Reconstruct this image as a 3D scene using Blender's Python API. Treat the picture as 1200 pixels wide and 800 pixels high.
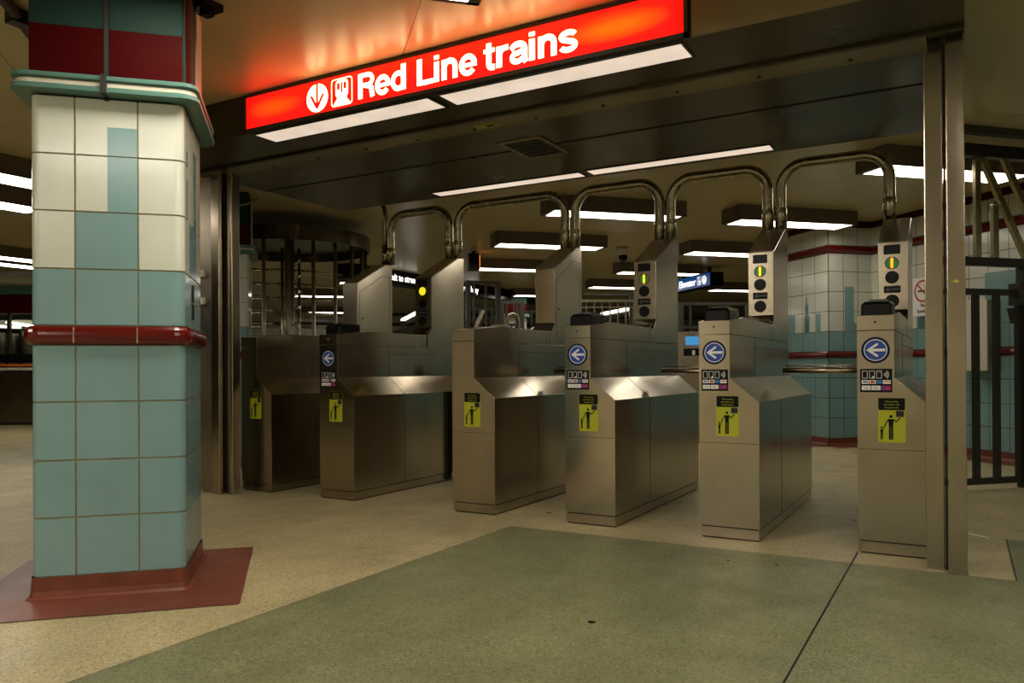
import bpy, bmesh, math, random
from mathutils import Vector, Matrix
random.seed(7)
for o in list(bpy.data.objects): bpy.data.objects.remove(o)
S = bpy.context.scene
COL = S.collection
R = math.radians
SQ = math.sqrt(2)

# ------------------------------------------------------------------ camera, world, exposure
CAM_H = 0.80
F_PX, CY = 924.76, 429.18
YAW, ROLL, PITCH = 0.5194, -0.0055, 0.0032
right = Vector((math.cos(YAW), math.sin(YAW), 0)); fwd = Vector((-math.sin(YAW), math.cos(YAW), 0)); up = Vector((0, 0, 1))
f2 = fwd*math.cos(PITCH) + up*math.sin(PITCH); u2 = up*math.cos(PITCH) - fwd*math.sin(PITCH)
r3 = right*math.cos(ROLL) + u2*math.sin(ROLL); u3 = u2*math.cos(ROLL) - right*math.sin(ROLL)
cd = bpy.data.cameras.new('camera'); cam = bpy.data.objects.new('camera', cd); COL.objects.link(cam)
cd.sensor_fit = 'HORIZONTAL'; cd.sensor_width = 36.0; cd.lens = F_PX/1200*36
cd.shift_y = (CY-400)/1200; cd.clip_start = 0.02; cd.clip_end = 200
M = Matrix.Identity(4)
for i in range(3):
    M[i][0] = r3[i]; M[i][1] = u3[i]; M[i][2] = -f2[i]
M[2][3] = CAM_H
cam.matrix_world = M
S.camera = cam
S.view_settings.view_transform = 'Standard'; S.view_settings.look = 'None'
S.view_settings.exposure = 0.5; S.view_settings.gamma = 1.0; S.view_settings.use_curve_mapping = False
W = bpy.data.worlds.new('world'); S.world = W; W.use_nodes = True
W.node_tree.nodes['Background'].inputs[0].default_value = (0.9, 0.8, 0.5, 1)
W.node_tree.nodes['Background'].inputs[1].default_value = 0.01
LENS_COL = (1.0, 0.92, 0.77)
LENS_FAR, LENS_NEAR, LENS_SIGN = 6.5, 15.0, 0.62

# ------------------------------------------------------------------ frames of reference
# the concourse ceiling lights, columns and tiled walls run at 45 degrees to the turnstile row
def uv(u, v, z=0.0): return Vector(((u-v)/SQ, (u+v)/SQ, z))
UVROT = R(45)
CEIL = 2.29

# ------------------------------------------------------------------ materials
def newmat(name):
    m = bpy.data.materials.new(name); m.use_nodes = True
    return m, m.node_tree, m.node_tree.nodes['Principled BSDF']
def noise(nt, scale, detail=3, vec=None, rough=0.5, dist=0):
    n = nt.nodes.new('ShaderNodeTexNoise'); n.inputs['Scale'].default_value = scale; n.inputs['Detail'].default_value = detail
    n.inputs['Roughness'].default_value = rough; n.inputs['Distortion'].default_value = dist
    if vec is not None: nt.links.new(vec, n.inputs['Vector'])
    return n.outputs['Fac']
def ramp(nt, fac, stops):
    r = nt.nodes.new('ShaderNodeValToRGB'); nt.links.new(fac, r.inputs[0]); e = r.color_ramp.elements
    while len(e) < len(stops): e.new(0.5)
    for i, (p, c) in enumerate(stops):
        e[i].position = p; e[i].color = (c[0], c[1], c[2], 1)
    return r.outputs[0]
def mixc(nt, fac, a, b, mode='MIX'):
    n = nt.nodes.new('ShaderNodeMix'); n.data_type = 'RGBA'; n.blend_type = mode
    if isinstance(fac, (int, float)): n.inputs[0].default_value = fac
    else: nt.links.new(fac, n.inputs[0])
    for i, x in ((6, a), (7, b)):
        if isinstance(x, (tuple, list)): n.inputs[i].default_value = (x[0], x[1], x[2], 1)
        else: nt.links.new(x, n.inputs[i])
    return n.outputs[2]
def coord(nt, scale=(1, 1, 1), rotz=0, world=True):
    mp = nt.nodes.new('ShaderNodeMapping'); mp.inputs['Scale'].default_value = scale; mp.inputs['Rotation'].default_value = (0, 0, rotz)
    if world:
        g = nt.nodes.new('ShaderNodeNewGeometry'); nt.links.new(g.outputs['Position'], mp.inputs['Vector'])
    else:
        t = nt.nodes.new('ShaderNodeTexCoord'); nt.links.new(t.outputs['Object'], mp.inputs['Vector'])
    return mp.outputs[0]
def maprange(nt, fac, a, b, c, d):
    n = nt.nodes.new('ShaderNodeMapRange'); nt.links.new(fac, n.inputs[0])
    for i, x in enumerate((a, b, c, d)): n.inputs[i+1].default_value = x
    return n.outputs[0]
def bump(nt, bs, h, strength, dist=0.01):
    b = nt.nodes.new('ShaderNodeBump'); b.inputs['Strength'].default_value = strength; b.inputs['Distance'].default_value = dist
    nt.links.new(h, b.inputs['Height']); nt.links.new(b.outputs[0], bs.inputs['Normal'])

def mplain(name, col, rough=0.5, metal=0.0, vary=0.12, scale=14, spec=0.5, bmp=0.0, coat=0.0):
    m, nt, bs = newmat(name); c = coord(nt)
    f = noise(nt, scale, 4, c)
    nt.links.new(ramp(nt, f, [(0.3, [x*(1-vary) for x in col]), (0.7, [min(1, x*(1+vary)) for x in col])]), bs.inputs['Base Color'])
    nt.links.new(maprange(nt, noise(nt, scale*2.3, 3, c), 0.3, 0.7, rough*0.92, min(1, rough*1.08)), bs.inputs['Roughness'])
    bs.inputs['Metallic'].default_value = metal
    bs.inputs['Specular IOR Level'].default_value = spec
    if coat: bs.inputs['Coat Weight'].default_value = coat; bs.inputs['Coat Roughness'].default_value = 0.08
    if bmp: bump(nt, bs, noise(nt, scale*5, 3, c), bmp, 0.004)
    return m
def msteel(name, col, rough=0.18, aniso=0.6, grain=(60, 60, 900), smear=0.12):
    m, nt, bs = newmat(name)
    g = coord(nt, grain); c = coord(nt)
    st = noise(nt, 1.0, 3, g); big = noise(nt, 3.2, 4, c, dist=0.6)
    a = ramp(nt, big, [(0.25, [x*(1-smear) for x in col]), (0.75, [min(1, x*(1+smear)) for x in col])])
    b = ramp(nt, st, [(0.3, (0.88, 0.88, 0.88)), (0.7, (1, 1, 1))])
    nt.links.new(mixc(nt, 1.0, a, b, 'MULTIPLY'), bs.inputs['Base Color'])
    nt.links.new(maprange(nt, big, 0.25, 0.75, rough*0.85, rough*1.2), bs.inputs['Roughness'])
    bs.inputs['Metallic'].default_value = 1.0; bs.inputs['Anisotropic'].default_value = aniso; bs.inputs['Anisotropic Rotation'].default_value = 0.25
    t = nt.nodes.new('ShaderNodeTangent'); t.direction_type = 'RADIAL'; t.axis = 'Z'; nt.links.new(t.outputs[0], bs.inputs['Tangent'])
    bump(nt, bs, st, 0.02, 0.0005)
    return m
def memit(name, col, strength, vary=0.0):
    m, nt, bs = newmat(name)
    bs.inputs['Base Color'].default_value = (0.05, 0.05, 0.05, 1)
    bs.inputs['Roughness'].default_value = 0.3
    bs.inputs['Emission Strength'].default_value = strength
    if vary:
        f = noise(nt, 6, 3, coord(nt))
        nt.links.new(ramp(nt, f, [(0.3, [x*(1-vary) for x in col]), (0.7, col)]), bs.inputs['Emission Color'])
    else: bs.inputs['Emission Color'].default_value = (*col, 1)
    return m
def mterrazzo(name, base, dark, light, rough=0.42):
    m, nt, bs = newmat(name); c = coord(nt)
    v = nt.nodes.new('ShaderNodeTexVoronoi'); v.inputs['Scale'].default_value = 170; nt.links.new(c, v.inputs['Vector'])
    bw = nt.nodes.new('ShaderNodeSeparateColor'); nt.links.new(v.outputs['Color'], bw.inputs[0])
    chip = ramp(nt, bw.outputs[0], [(0.0, dark), (0.13, dark), (0.2, base), (0.75, base), (0.9, light)])
    sp = ramp(nt, noise(nt, 260, 2, c), [(0.36, [x*0.5 for x in dark]), (0.44, (1, 1, 1))])
    wear = ramp(nt, noise(nt, 1.6, 5, c, rough=0.65, dist=0.5), [(0.3, (0.72, 0.72, 0.70)), (0.7, (1.08, 1.07, 1.03))])
    scuff = ramp(nt, noise(nt, 1.0, 5, coord(nt, (9, 2.0, 1), R(25)), rough=0.7), [(0.35, (0.86, 0.85, 0.84)), (0.6, (1, 1, 1))])
    x = mixc(nt, 0.55, base, chip); x = mixc(nt, 0.5, x, mixc(nt, 1.0, x, sp, 'MULTIPLY'))
    x = mixc(nt, 1.0, x, wear, 'MULTIPLY'); x = mixc(nt, 0.7, x, mixc(nt, 1.0, x, scuff, 'MULTIPLY'))
    nt.links.new(x, bs.inputs['Base Color'])
    nt.links.new(maprange(nt, noise(nt, 4, 4, c), 0.3, 0.7, rough*0.8, rough*1.3), bs.inputs['Roughness'])
    bump(nt, bs, noise(nt, 120, 2, c), 0.08, 0.002)
    return m

TAN = mterrazzo('tan_terrazzo', (0.50, 0.43, 0.24), (0.18, 0.14, 0.07), (0.68, 0.60, 0.38))
GREEN = mterrazzo('green_terrazzo', (0.215, 0.225, 0.115), (0.08, 0.085, 0.045), (0.34, 0.35, 0.20))
REDPAD = mterrazzo('red_terrazzo', (0.20, 0.052, 0.032), (0.10, 0.022, 0.015), (0.26, 0.08, 0.05), 0.38)
def mceil():
    m, nt, bs = newmat('painted_ceiling'); c = coord(nt)
    base = ramp(nt, noise(nt, 1.1, 5, c, dist=0.8), [(0.3, (0.46, 0.385, 0.205)), (0.7, (0.55, 0.46, 0.25))])
    # straight board joints at 45 degrees
    sx = nt.nodes.new('ShaderNodeSeparateXYZ'); nt.links.new(coord(nt, (1, 1, 1), -UVROT), sx.inputs[0])
    jm = None
    for ch, off, per in ((0, 0.49, 1.83), (1, 5.45, 3.83)):
        a = nt.nodes.new('ShaderNodeMath'); a.operation = 'SUBTRACT'; nt.links.new(sx.outputs[ch], a.inputs[0]); a.inputs[1].default_value = off
        p = nt.nodes.new('ShaderNodeMath'); p.operation = 'PINGPONG'; nt.links.new(a.outputs[0], p.inputs[0]); p.inputs[1].default_value = per/2
        l = nt.nodes.new('ShaderNodeMath'); l.operation = 'LESS_THAN'; nt.links.new(p.outputs[0], l.inputs[0]); l.inputs[1].default_value = 0.003
        if jm is None: jm = l.outputs[0]
        else:
            mx = nt.nodes.new('ShaderNodeMath'); mx.operation = 'MAXIMUM'; nt.links.new(jm, mx.inputs[0]); nt.links.new(l.outputs[0], mx.inputs[1]); jm = mx.outputs[0]
    nt.links.new(mixc(nt, jm, base, (0.14, 0.10, 0.05)), bs.inputs['Base Color'])
    bs.inputs['Roughness'].default_value = 0.31
    bump(nt, bs, noise(nt, 26, 4, c), 0.12, 0.004)
    return m
CEILM = mceil()
WTILE = mplain('white_glazed_tile', (0.58, 0.60, 0.52), 0.16, 0, 0.07, 3, 0.6, 0.03)
BTILE = mplain('blue_glazed_tile', (0.185, 0.315, 0.320), 0.18, 0, 0.08, 3, 0.6, 0.03)
RTILE = mplain('red_glazed_tile', (0.10, 0.002, 0.002), 0.14, 0, 0.1, 6, 0.6)
GROUT = mplain('grout', (0.26, 0.215, 0.11), 0.8, 0, 0.2, 30)
GROUTD = mplain('dark_grout', (0.07, 0.065, 0.04), 0.8, 0, 0.2, 30)
TEAL = mplain('teal_enamel', (0.075, 0.175, 0.145), 0.35, 0, 0.06, 3)
DTEAL = mplain('dark_teal_panel', (0.015, 0.038, 0.030), 0.55, 0, 0.1, 3, 0.1)
REDPAN = mplain('dark_red_panel', (0.046, 0.0003, 0.0003), 0.6, 0, 0.1, 3, 0.06)
CREAM = mplain('cream_enamel', (0.58, 0.54, 0.43), 0.35, 0, 0.05, 3)
REDBASE = mplain('red_cove_base', (0.15, 0.035, 0.018), 0.4, 0, 0.25, 9)
STEEL = msteel('brushed_steel', (0.44, 0.385, 0.30))
STEELD = msteel('worn_brushed_steel', (0.40, 0.35, 0.275), 0.30)
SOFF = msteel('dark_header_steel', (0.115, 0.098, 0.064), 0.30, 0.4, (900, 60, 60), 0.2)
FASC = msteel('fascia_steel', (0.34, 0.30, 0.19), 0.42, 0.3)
ARMM = mplain('bar_steel', (0.62, 0.56, 0.44), 0.25, 1.0, 0.1, 5)
PIPE = mplain('pipe_steel', (0.34, 0.30, 0.19), 0.27, 1.0, 0.15, 5)
DARK = mplain('seam_dark', (0.012, 0.011, 0.009), 0.6)
BLACK = mplain('black_plastic', (0.006, 0.006, 0.006), 0.25, 0, 0.1, 20, 0.2)
DMETAL = mplain('dark_painted_metal', (0.040, 0.036, 0.028), 0.42, 0.0, 0.15, 8)
BRONZE = mplain('bronze_fixture_housing', (0.12, 0.088, 0.066), 0.5, 0.0, 0.15, 8)
GATEM = mplain('dark_gate_paint', (0.030, 0.030, 0.024), 0.36, 0.3, 0.15, 8)
LENS = memit('fluorescent_lens', LENS_COL, LENS_FAR)
LENSN = memit('near_fluorescent_lens', LENS_COL, LENS_NEAR)
LENSS = memit('header_lens', (1.0, 0.80, 0.62), LENS_SIGN, 0.18)
WHITEP = mplain('white_print', (0.75, 0.75, 0.72), 0.4, 0, 0.02)
BLUEP = mplain('blue_print', (0.010, 0.055, 0.34), 0.3, 0, 0.05)
NAVYP = mplain('navy_print', (0.004, 0.010, 0.05), 0.3, 0, 0.05, 14, 0.15)
BLACKP = mplain('black_print', (0.006, 0.006, 0.006), 0.4, 0, 0.05, 14, 0.12)
YELLP = mplain('yellow_green_print', (0.40, 0.42, 0.012), 0.4, 0, 0.04)
REDP = mplain('red_print', (0.50, 0.02, 0.02), 0.4, 0, 0.04)
MAGP = mplain('magenta_print', (0.30, 0.01, 0.12), 0.4, 0, 0.04)
ORNP = mplain('orange_print', (0.6, 0.14, 0.02), 0.4, 0, 0.04)
LBLUEP = mplain('light_blue_print', (0.02, 0.16, 0.50), 0.4, 0, 0.04)
GREYP = mplain('grey_print', (0.05, 0.05, 0.06), 0.4, 0, 0.04)
TXTW = memit('lit_white_lettering', (1, 0.64, 0.30), 5.5)
TXTB = memit('lit_white_small_lettering', (1, 0.97, 0.92), 1.4)
BLUEE = memit('lit_blue_sign', (0.003, 0.05, 0.20), 0.6)
ORANGE = memit('lit_orange_face', (1.0, 0.28, 0.03), 3.0)
SCREEN = memit('blue_screen', (0.03, 0.22, 0.45), 0.8)
YLED = memit('yellow_signal_lamp', (1.0, 0.62, 0.01), 1.2)
YLED2 = memit('green_signal_lamp', (0.008, 0.13, 0.008), 0.5)
AMBER = memit('amber_signal_lamp', (1.0, 0.33, 0.01), 1.3)
RLED = memit('red_signal_lamp', (0.7, 0.04, 0.01), 0.8)
YELLF = memit('yellow_round_lamp', (0.75, 0.62, 0.01), 1.0, 0.3)
GLASS, nt_, bs_ = newmat('booth_glass'); bs_.inputs['Transmission Weight'].default_value = 1.0; bs_.inputs['Roughness'].default_value = 0.02; bs_.inputs['Base Color'].default_value = (0.75, 0.85, 0.80, 1)
def msign():
    m, nt, bs = newmat('lit_red_sign_face')
    c = coord(nt)
    sx = nt.nodes.new('ShaderNodeSeparateXYZ'); nt.links.new(c, sx.inputs[0])
    def blob(cx, cz, rx, rz):
        mp = nt.nodes.new('ShaderNodeMapping'); mp.vector_type = 'POINT'
        mp.inputs['Location'].default_value = (-cx/rx, 0, -cz/rz); mp.inputs['Scale'].default_value = (1/rx, 0, 1/rz)
        nt.links.new(c, mp.inputs['Vector'])
        ln = nt.nodes.new('ShaderNodeVectorMath'); ln.operation = 'LENGTH'; nt.links.new(mp.outputs[0], ln.inputs[0])
        return maprange(nt, ln.outputs['Value'], 0.35, 1.3, 1.0, 0.0)
    col = (1.0, 0.003, 0.002)
    x = mixc(nt, blob(-3.14, 2.19, 0.17, 0.045), col, (1.0, 0.028, 0.001))
    x = mixc(nt, blob(-1.22, 2.19, 0.19, 0.05), x, (1.0, 0.055, 0.001))
    x = mixc(nt, blob(-2.1, 2.24, 1.0, 0.05), x, (1.0, 0.006, 0.001))
    # the tubes stop short of the box ends
    xe = nt.nodes.new('ShaderNodeMath'); xe.operation = 'ADD'; nt.links.new(sx.outputs[0], xe.inputs[0]); xe.inputs[1].default_value = 2.143
    ab = nt.nodes.new('ShaderNodeMath'); ab.operation = 'ABSOLUTE'; nt.links.new(xe.outputs[0], ab.inputs[0])
    edge = maprange(nt, ab.outputs[0], 1.13, 1.215, 1.0, 0.30)
    st = nt.nodes.new('ShaderNodeMath'); st.operation = 'MULTIPLY'; nt.links.new(edge, st.inputs[0]); st.inputs[1].default_value = 2.2
    nt.links.new(x, bs.inputs['Emission Color']); nt.links.new(st.outputs[0], bs.inputs['Emission Strength'])
    bs.inputs['Base Color'].default_value = (0.2, 0.01, 0.01, 1); bs.inputs['Roughness'].default_value = 0.25
    return m
SIGNF = msign()

# ------------------------------------------------------------------ mesh builder
class MB:
    def __init__(s): s.v = []; s.f = []; s.mi = []; s.sm = []; s.mats = []
    def m(s, mat):
        if mat not in s.mats: s.mats.append(mat)
        return s.mats.index(mat)
    def face(s, pts, mat, smooth=False):
        k = len(s.v); s.v += [tuple(p) for p in pts]; s.f.append(tuple(range(k, k+len(pts)))); s.mi.append(s.m(mat)); s.sm.append(smooth)
    def box(s, a, b, mat, T=None):
        x0, y0, z0 = a; x1, y1, z1 = b
        P = [Vector(p) for p in ((x0,y0,z0),(x1,y0,z0),(x1,y1,z0),(x0,y1,z0),(x0,y0,z1),(x1,y0,z1),(x1,y1,z1),(x0,y1,z1))]
        if T is not None: P = [T @ p for p in P]
        k = len(s.v); s.v += [tuple(p) for p in P]
        for q in ((0,3,2,1),(4,5,6,7),(0,1,5,4),(1,2,6,5),(2,3,7,6),(3,0,4,7)):
            s.f.append(tuple(k+i for i in q)); s.mi.append(s.m(mat)); s.sm.append(False)
        return s
    def prism(s, pts, axis, a, b, mat, T=None, caps=True):
        """extrude closed 2-D polygon along axis ('x': pts are (y,z); 'y': pts are (x,z); 'z': pts are (x,y))"""
        def mk(p, t):
            q = {'x': (t, p[0], p[1]), 'y': (p[0], t, p[1]), 'z': (p[0], p[1], t)}[axis]
            q = Vector(q); return tuple(T @ q) if T is not None else tuple(q)
        n = len(pts); k = len(s.v)
        s.v += [mk(p, a) for p in pts] + [mk(p, b) for p in pts]
        for i in range(n):
            j = (i+1) % n; s.f.append((k+i, k+j, k+n+j, k+n+i)); s.mi.append(s.m(mat)); s.sm.append(False)
        if caps:
            s.f.append(tuple(k+i for i in range(n))); s.mi.append(s.m(mat)); s.sm.append(False)
            s.f.append(tuple(k+n+i for i in reversed(range(n)))); s.mi.append(s.m(mat)); s.sm.append(False)
        return s
    def tube(s, path, r, mat, n=14, T=None, cap=True):
        path = [Vector(p) for p in path]; rings = []; k = len(s.v)
        ref = None
        for i, p in enumerate(path):
            d = (path[min(i+1, len(path)-1)] - path[max(i-1, 0)]).normalized()
            if ref is None:
                ref = d.orthogonal().normalized()
            ref = (ref - d*ref.dot(d)).normalized(); b = d.cross(ref)
            rr = r[i] if isinstance(r, (list, tuple)) else r
            for j in range(n):
                a = 2*math.pi*j/n; q = p + (ref*math.cos(a) + b*math.sin(a))*rr
                s.v.append(tuple(T @ q) if T is not None else tuple(q))
        for i in range(len(path)-1):
            for j in range(n):
                a, b_ = k+i*n+j, k+i*n+(j+1) % n
                s.f.append((a, b_, b_+n, a+n)); s.mi.append(s.m(mat)); s.sm.append(True)
        if cap:
            s.f.append(tuple(k+j for j in reversed(range(n)))); s.mi.append(s.m(mat)); s.sm.append(False)
            e = k+(len(path)-1)*n
            s.f.append(tuple(e+j for j in range(n))); s.mi.append(s.m(mat)); s.sm.append(False)
        return s
    def disc(s, c, r, y, mat, n=28, dy=0.002, rz=None):
        """flat round piece facing -Y with thickness dy"""
        rz = rz or r
        pts = [(c[0]+r*math.cos(2*math.pi*i/n), c[1]+rz*math.sin(2*math.pi*i/n)) for i in range(n)]
        return s.prism(pts, 'y', y-dy, y, mat)
    def build(s, name, parent=None, loc=None, rz=0, bevel=0, mesh_only=False, fix=True):
        me = bpy.data.meshes.new(name); me.from_pydata(s.v, [], s.f)
        for m in s.mats: me.materials.append(m)
        me.polygons.foreach_set('material_index', s.mi); me.polygons.foreach_set('use_smooth', s.sm)
        if fix:
            bm = bmesh.new(); bm.from_mesh(me); bmesh.ops.recalc_face_normals(bm, faces=bm.faces); bm.to_mesh(me); bm.free()
        me.update()
        if mesh_only: return me
        return link(name, me, parent, loc, rz, bevel)
def link(name, me, parent=None, loc=None, rz=0, bevel=0):
    o = bpy.data.objects.new(name, me); COL.objects.link(o)
    if parent is not None: o.parent = parent
    if loc is not None: o.location = loc
    o.rotation_euler.z = rz
    if bevel:
        b = o.modifiers.new('bevel', 'BEVEL'); b.width = bevel; b.segments = 2; b.limit_method = 'ANGLE'; b.angle_limit = R(25)
    return o
def tag(o, label, cat, group=None, kind=None):
    if label: o['label'] = label
    if cat: o['category'] = cat
    if group: o['group'] = group
    if kind: o['kind'] = kind
    return o
def thing(name, loc, label, cat, group=None, rz=0):
    o = bpy.data.objects.new(name, None); COL.objects.link(o); o.location = loc; o.rotation_euler.z = rz
    o.empty_display_size = 0.1
    return tag(o, label, cat, group)
def struct(o): o['kind'] = 'structure'; return o
def rot_z(a): return Matrix.Rotation(a, 4, 'Z')
def wtrap(o):  # mesh origin helper: nothing to do, kept for symmetry
    return o

def text_mesh(name, body, size, mat, parent, loc, rot, xs=0.8, bold=0.0, depth=0.0006, align='LEFT'):
    """lettering in Blender's own font, turned into a mesh; size = capital height in metres"""
    cu = bpy.data.curves.new(name, 'FONT'); cu.body = body; cu.size = size/0.73; cu.offset = bold; cu.extrude = depth
    cu.align_x = align; cu.resolution_u = 3
    o = bpy.data.objects.new(name, cu); COL.objects.link(o)
    bpy.context.view_layer.update()
    me = bpy.data.meshes.new_from_object(o.evaluated_get(bpy.context.evaluated_depsgraph_get()))
    bpy.data.objects.remove(o); bpy.data.curves.remove(cu)
    me.transform(Matrix.Diagonal((xs, 1, 1, 1)))
    me.name = name; me.materials.clear(); me.materials.append(mat)
    t = bpy.data.objects.new(name, me); COL.objects.link(t); t.parent = parent; t.location = loc; t.rotation_euler = rot
    return t
FRONT = (R(90), 0, 0)      # reads from -Y

# ------------------------------------------------------------------ structure: floor, ceiling, walls
U0, U1, V0, V1 = -15, 14.0, -2.9, 21.0
VC = 7.72   # where the tiled wall turns away
def quad(u0, u1, v0, v1, z): return [uv(u0, v0, z), uv(u1, v0, z), uv(u1, v1, z), uv(u0, v1, z)]
b = MB(); b.face(quad(U0-.3, U1+.3, V0-.3, V1+.3, 0), TAN); struct(b.build('floor', fix=False))
b = MB(); b.face(list(reversed(quad(U0-.3, U1+.3, V0-.3, V1+.3, CEIL))), CEILM)
struct(b.build('ceiling', fix=False))
# green terrazzo inlay, brass/dark joints
b = MB()
b.face([(-2.0, -3.9, .0012), (3.4, -3.9, .0012), (3.4, 3.478, .0012), (-2.0, 3.478, .0012)], GREEN)
b.face([(0.168, 3.478, .0012), (3.4, 3.478, .0012), (3.4, 4.30, .0012), (0.168, 4.30, .0012)], GREEN)
struct(b.build('floor_green_inlay', fix=False))
b = MB()
def strip(x0, y0, x1, y1, w, mat=DARK, z=.0022):
    d = (Vector((x1-x0, y1-y0, 0))).normalized(); n = Vector((-d.y, d.x, 0))*w/2
    a, c = Vector((x0, y0, z)), Vector((x1, y1, z)); b.face([a-n, c-n, c+n, a+n], mat)
strip(-0.40, -3, -0.40, 3.70, .006)
strip(-6.0, 2.735, 3.3, 2.735, .003, GROUT)
strip(-2.0, -3, -2.0, 3.48, .003)
strip(-2.0, 3.478, 0.168, 3.478, .003)
strip(0.168, 3.478, 0.168, 4.30, .006)
strip(-6.0, 6.2, 1.0, 6.2, .004, GROUT)
struct(b.build('floor_joints', fix=False))

TZ = [0.079, 0.285, 0.486, 0.692, 0.893, 0.962, 1.163, 1.367, 1.568, 1.773, 1.955]
G2 = 0.0060
def wall_tiles(mb, P0, P1, ztop_band, skyline, n_off):
    """tiles on the vertical plane from P0 to P1 (floor points); n_off = outward normal"""
    d = (P1-P0); L = d.length; d.normalize(); n = n_off
    def rect(a, c, z0, z1, mat, o=0.004):
        p = [P0+d*a+n*o+Vector((0, 0, z0)), P0+d*c+n*o+Vector((0, 0, z0)), P0+d*c+n*o+Vector((0, 0, z1)), P0+d*a+n*o+Vector((0, 0, z1))]
        mb.face(p, mat)
    mb.face([P0, P1, P1+Vector((0, 0, CEIL)), P0+Vector((0, 0, CEIL))], GROUTD)
    nt = max(1, round(L/0.2027)); w = L/nt
    rows = [(TZ[i], TZ[i+1]) for i in range(len(TZ)-1) if i != 4] + [(2.04, 2.23)]
    for (z0, z1) in rows:
        for i in range(nt):
            rect(i*w+G2/2, (i+1)*w-G2/2, z0+G2/2, z1-G2/2, BTILE if z1 < 1.17 else WTILE)
    for (a, wd, zt) in skyline:
        if a+wd < L: rect(a, a+wd, 1.163, zt, BTILE, 0.0046)
def rail_bar(mb, P0, P1, n, z, r, mat):
    d = (P1-P0).normalized(); L = (P1-P0).length
    k = 8; pr = [(r*math.sin(math.pi*i/k)*0.8+0.003, z - r*math.cos(math.pi*i/k)) for i in range(k+1)]
    for i in range(k):
        (o0, z0), (o1, z1) = pr[i], pr[i+1]
        mb.face([P0+n*o0+Vector((0, 0, z0)), P1+n*o0+Vector((0, 0, z0)), P1+n*o1+Vector((0, 0, z1)), P0+n*o1+Vector((0, 0, z1))], mat, True)
nU = Vector((-1, -1, 0)).normalized(); nV = Vector((1, -1, 0)).normalized()   # facing -u, facing -v
sky = []
rs = random.Random(3)
x = 0.05
while x < 22:
    wd = rs.choice((.10, .16, .2, .3)); sky.append((x, wd, rs.choice((1.28, 1.367, 1.42, 1.5, 1.6)))); x += wd+rs.choice((0.05, .2, .35, .1))
def wall_obj(name, P0, P1, n, skyl):
    mb = MB(); wall_tiles(mb, P0, P1, 2.04, skyl, n); o = struct(mb.build(name, fix=False))
    return o
wall_obj('wall_right_far', uv(5.2, 6.87), uv(5.2, VC), nU, [(0.12, .08, 1.35), (0.32, .06, 1.46), (0.30, .10, 1.34), (0.335, .03, 1.54), (0.55, .2, 1.36), (0.82, .16, 1.45)] + [(a+1.1, w, z) for a, w, z in sky])
wall_obj('wall_right_return', uv(5.2, 6.87), uv(5.72, 6.87), nV, [(0.19, .11, 1.62), (.30, .18, 1.25)])
wall_obj('wall_right', uv(5.72, V0), uv(5.72, 6.87), nU, [(9.03, .12, 1.37), (9.32, .16, 1.56), (9.50, .2, 1.34), (9.30-0.30, .14, 1.42), (9.9, .25, 1.32), (10.3, .12, 1.36)] + [s for s in sky if s[0] < 8.4])
wall_obj('wall_back', uv(U0, V1), uv(U1, V1), nV, sky)
wall_obj('wall_right_corner', uv(5.2, VC), uv(U1, VC), -nV, sky)
wall_obj('wall_right_end', uv(U1, VC), uv(U1, V1), nU, sky)
wall_obj('wall_left', uv(U0, V0), uv(U0, V1), -nU, sky)
b = MB(); P0, P1 = uv(-6, 4.0), uv(-6, V0); b.face([P0, P1, P1+Vector((0, 0, CEIL)), P0+Vector((0, 0, CEIL))], CREAM); struct(b.build('wall_left_bounce', fix=False))  # unseen cream wall, added to bounce light onto the turnstile fronts
b = MB(); P0, P1 = uv(-6, V0), uv(5.72, V0); b.face([P0, P1, P1+Vector((0, 0, CEIL)), P0+Vector((0, 0, CEIL))], CREAM); struct(b.build('wall_front_bounce', fix=False))  # unseen wall, set close and cream to brighten the steel's reflections
# rails, crown bands and cove bases of the tiled wall
def band(name, segs, z, r, mat):
    mb = MB()
    for P0, P1, n in segs: rail_bar(mb, P0, P1, n, z, r, mat)
    return struct(mb.build(name, fix=False))
SEG = [(uv(5.2, 6.87), uv(5.2, VC), nU), (uv(5.175, 6.87), uv(5.72, 6.87), nV), (uv(5.72, V0), uv(5.72, 6.87), nU)]
band('trim_1', SEG, 0.926, 0.034, RTILE)
band('trim_2', SEG, 1.998, 0.040, RTILE)
band('trim_3', SEG, 2.262, 0.034, REDPAN)
mb = MB()
for P0, P1, n in SEG:
    pr = [(0.012, 0.079), (0.014, 0.03), (0.03, 0.008), (0.20, 0.003)]
    e0 = P0 if P0 != uv(5.72, V0) else P0
    for (o0, z0), (o1, z1) in zip(pr, pr[1:]):
        mb.face([P0+n*o0+Vector((0, 0, z0)), P1+n*o0+Vector((0, 0, z0)), P1+n*o1+Vector((0, 0, z1)), P0+n*o1+Vector((0, 0, z1))], REDBASE if z0 > .01 else REDPAD)
struct(mb.build('baseboard_right', fix=False))

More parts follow.
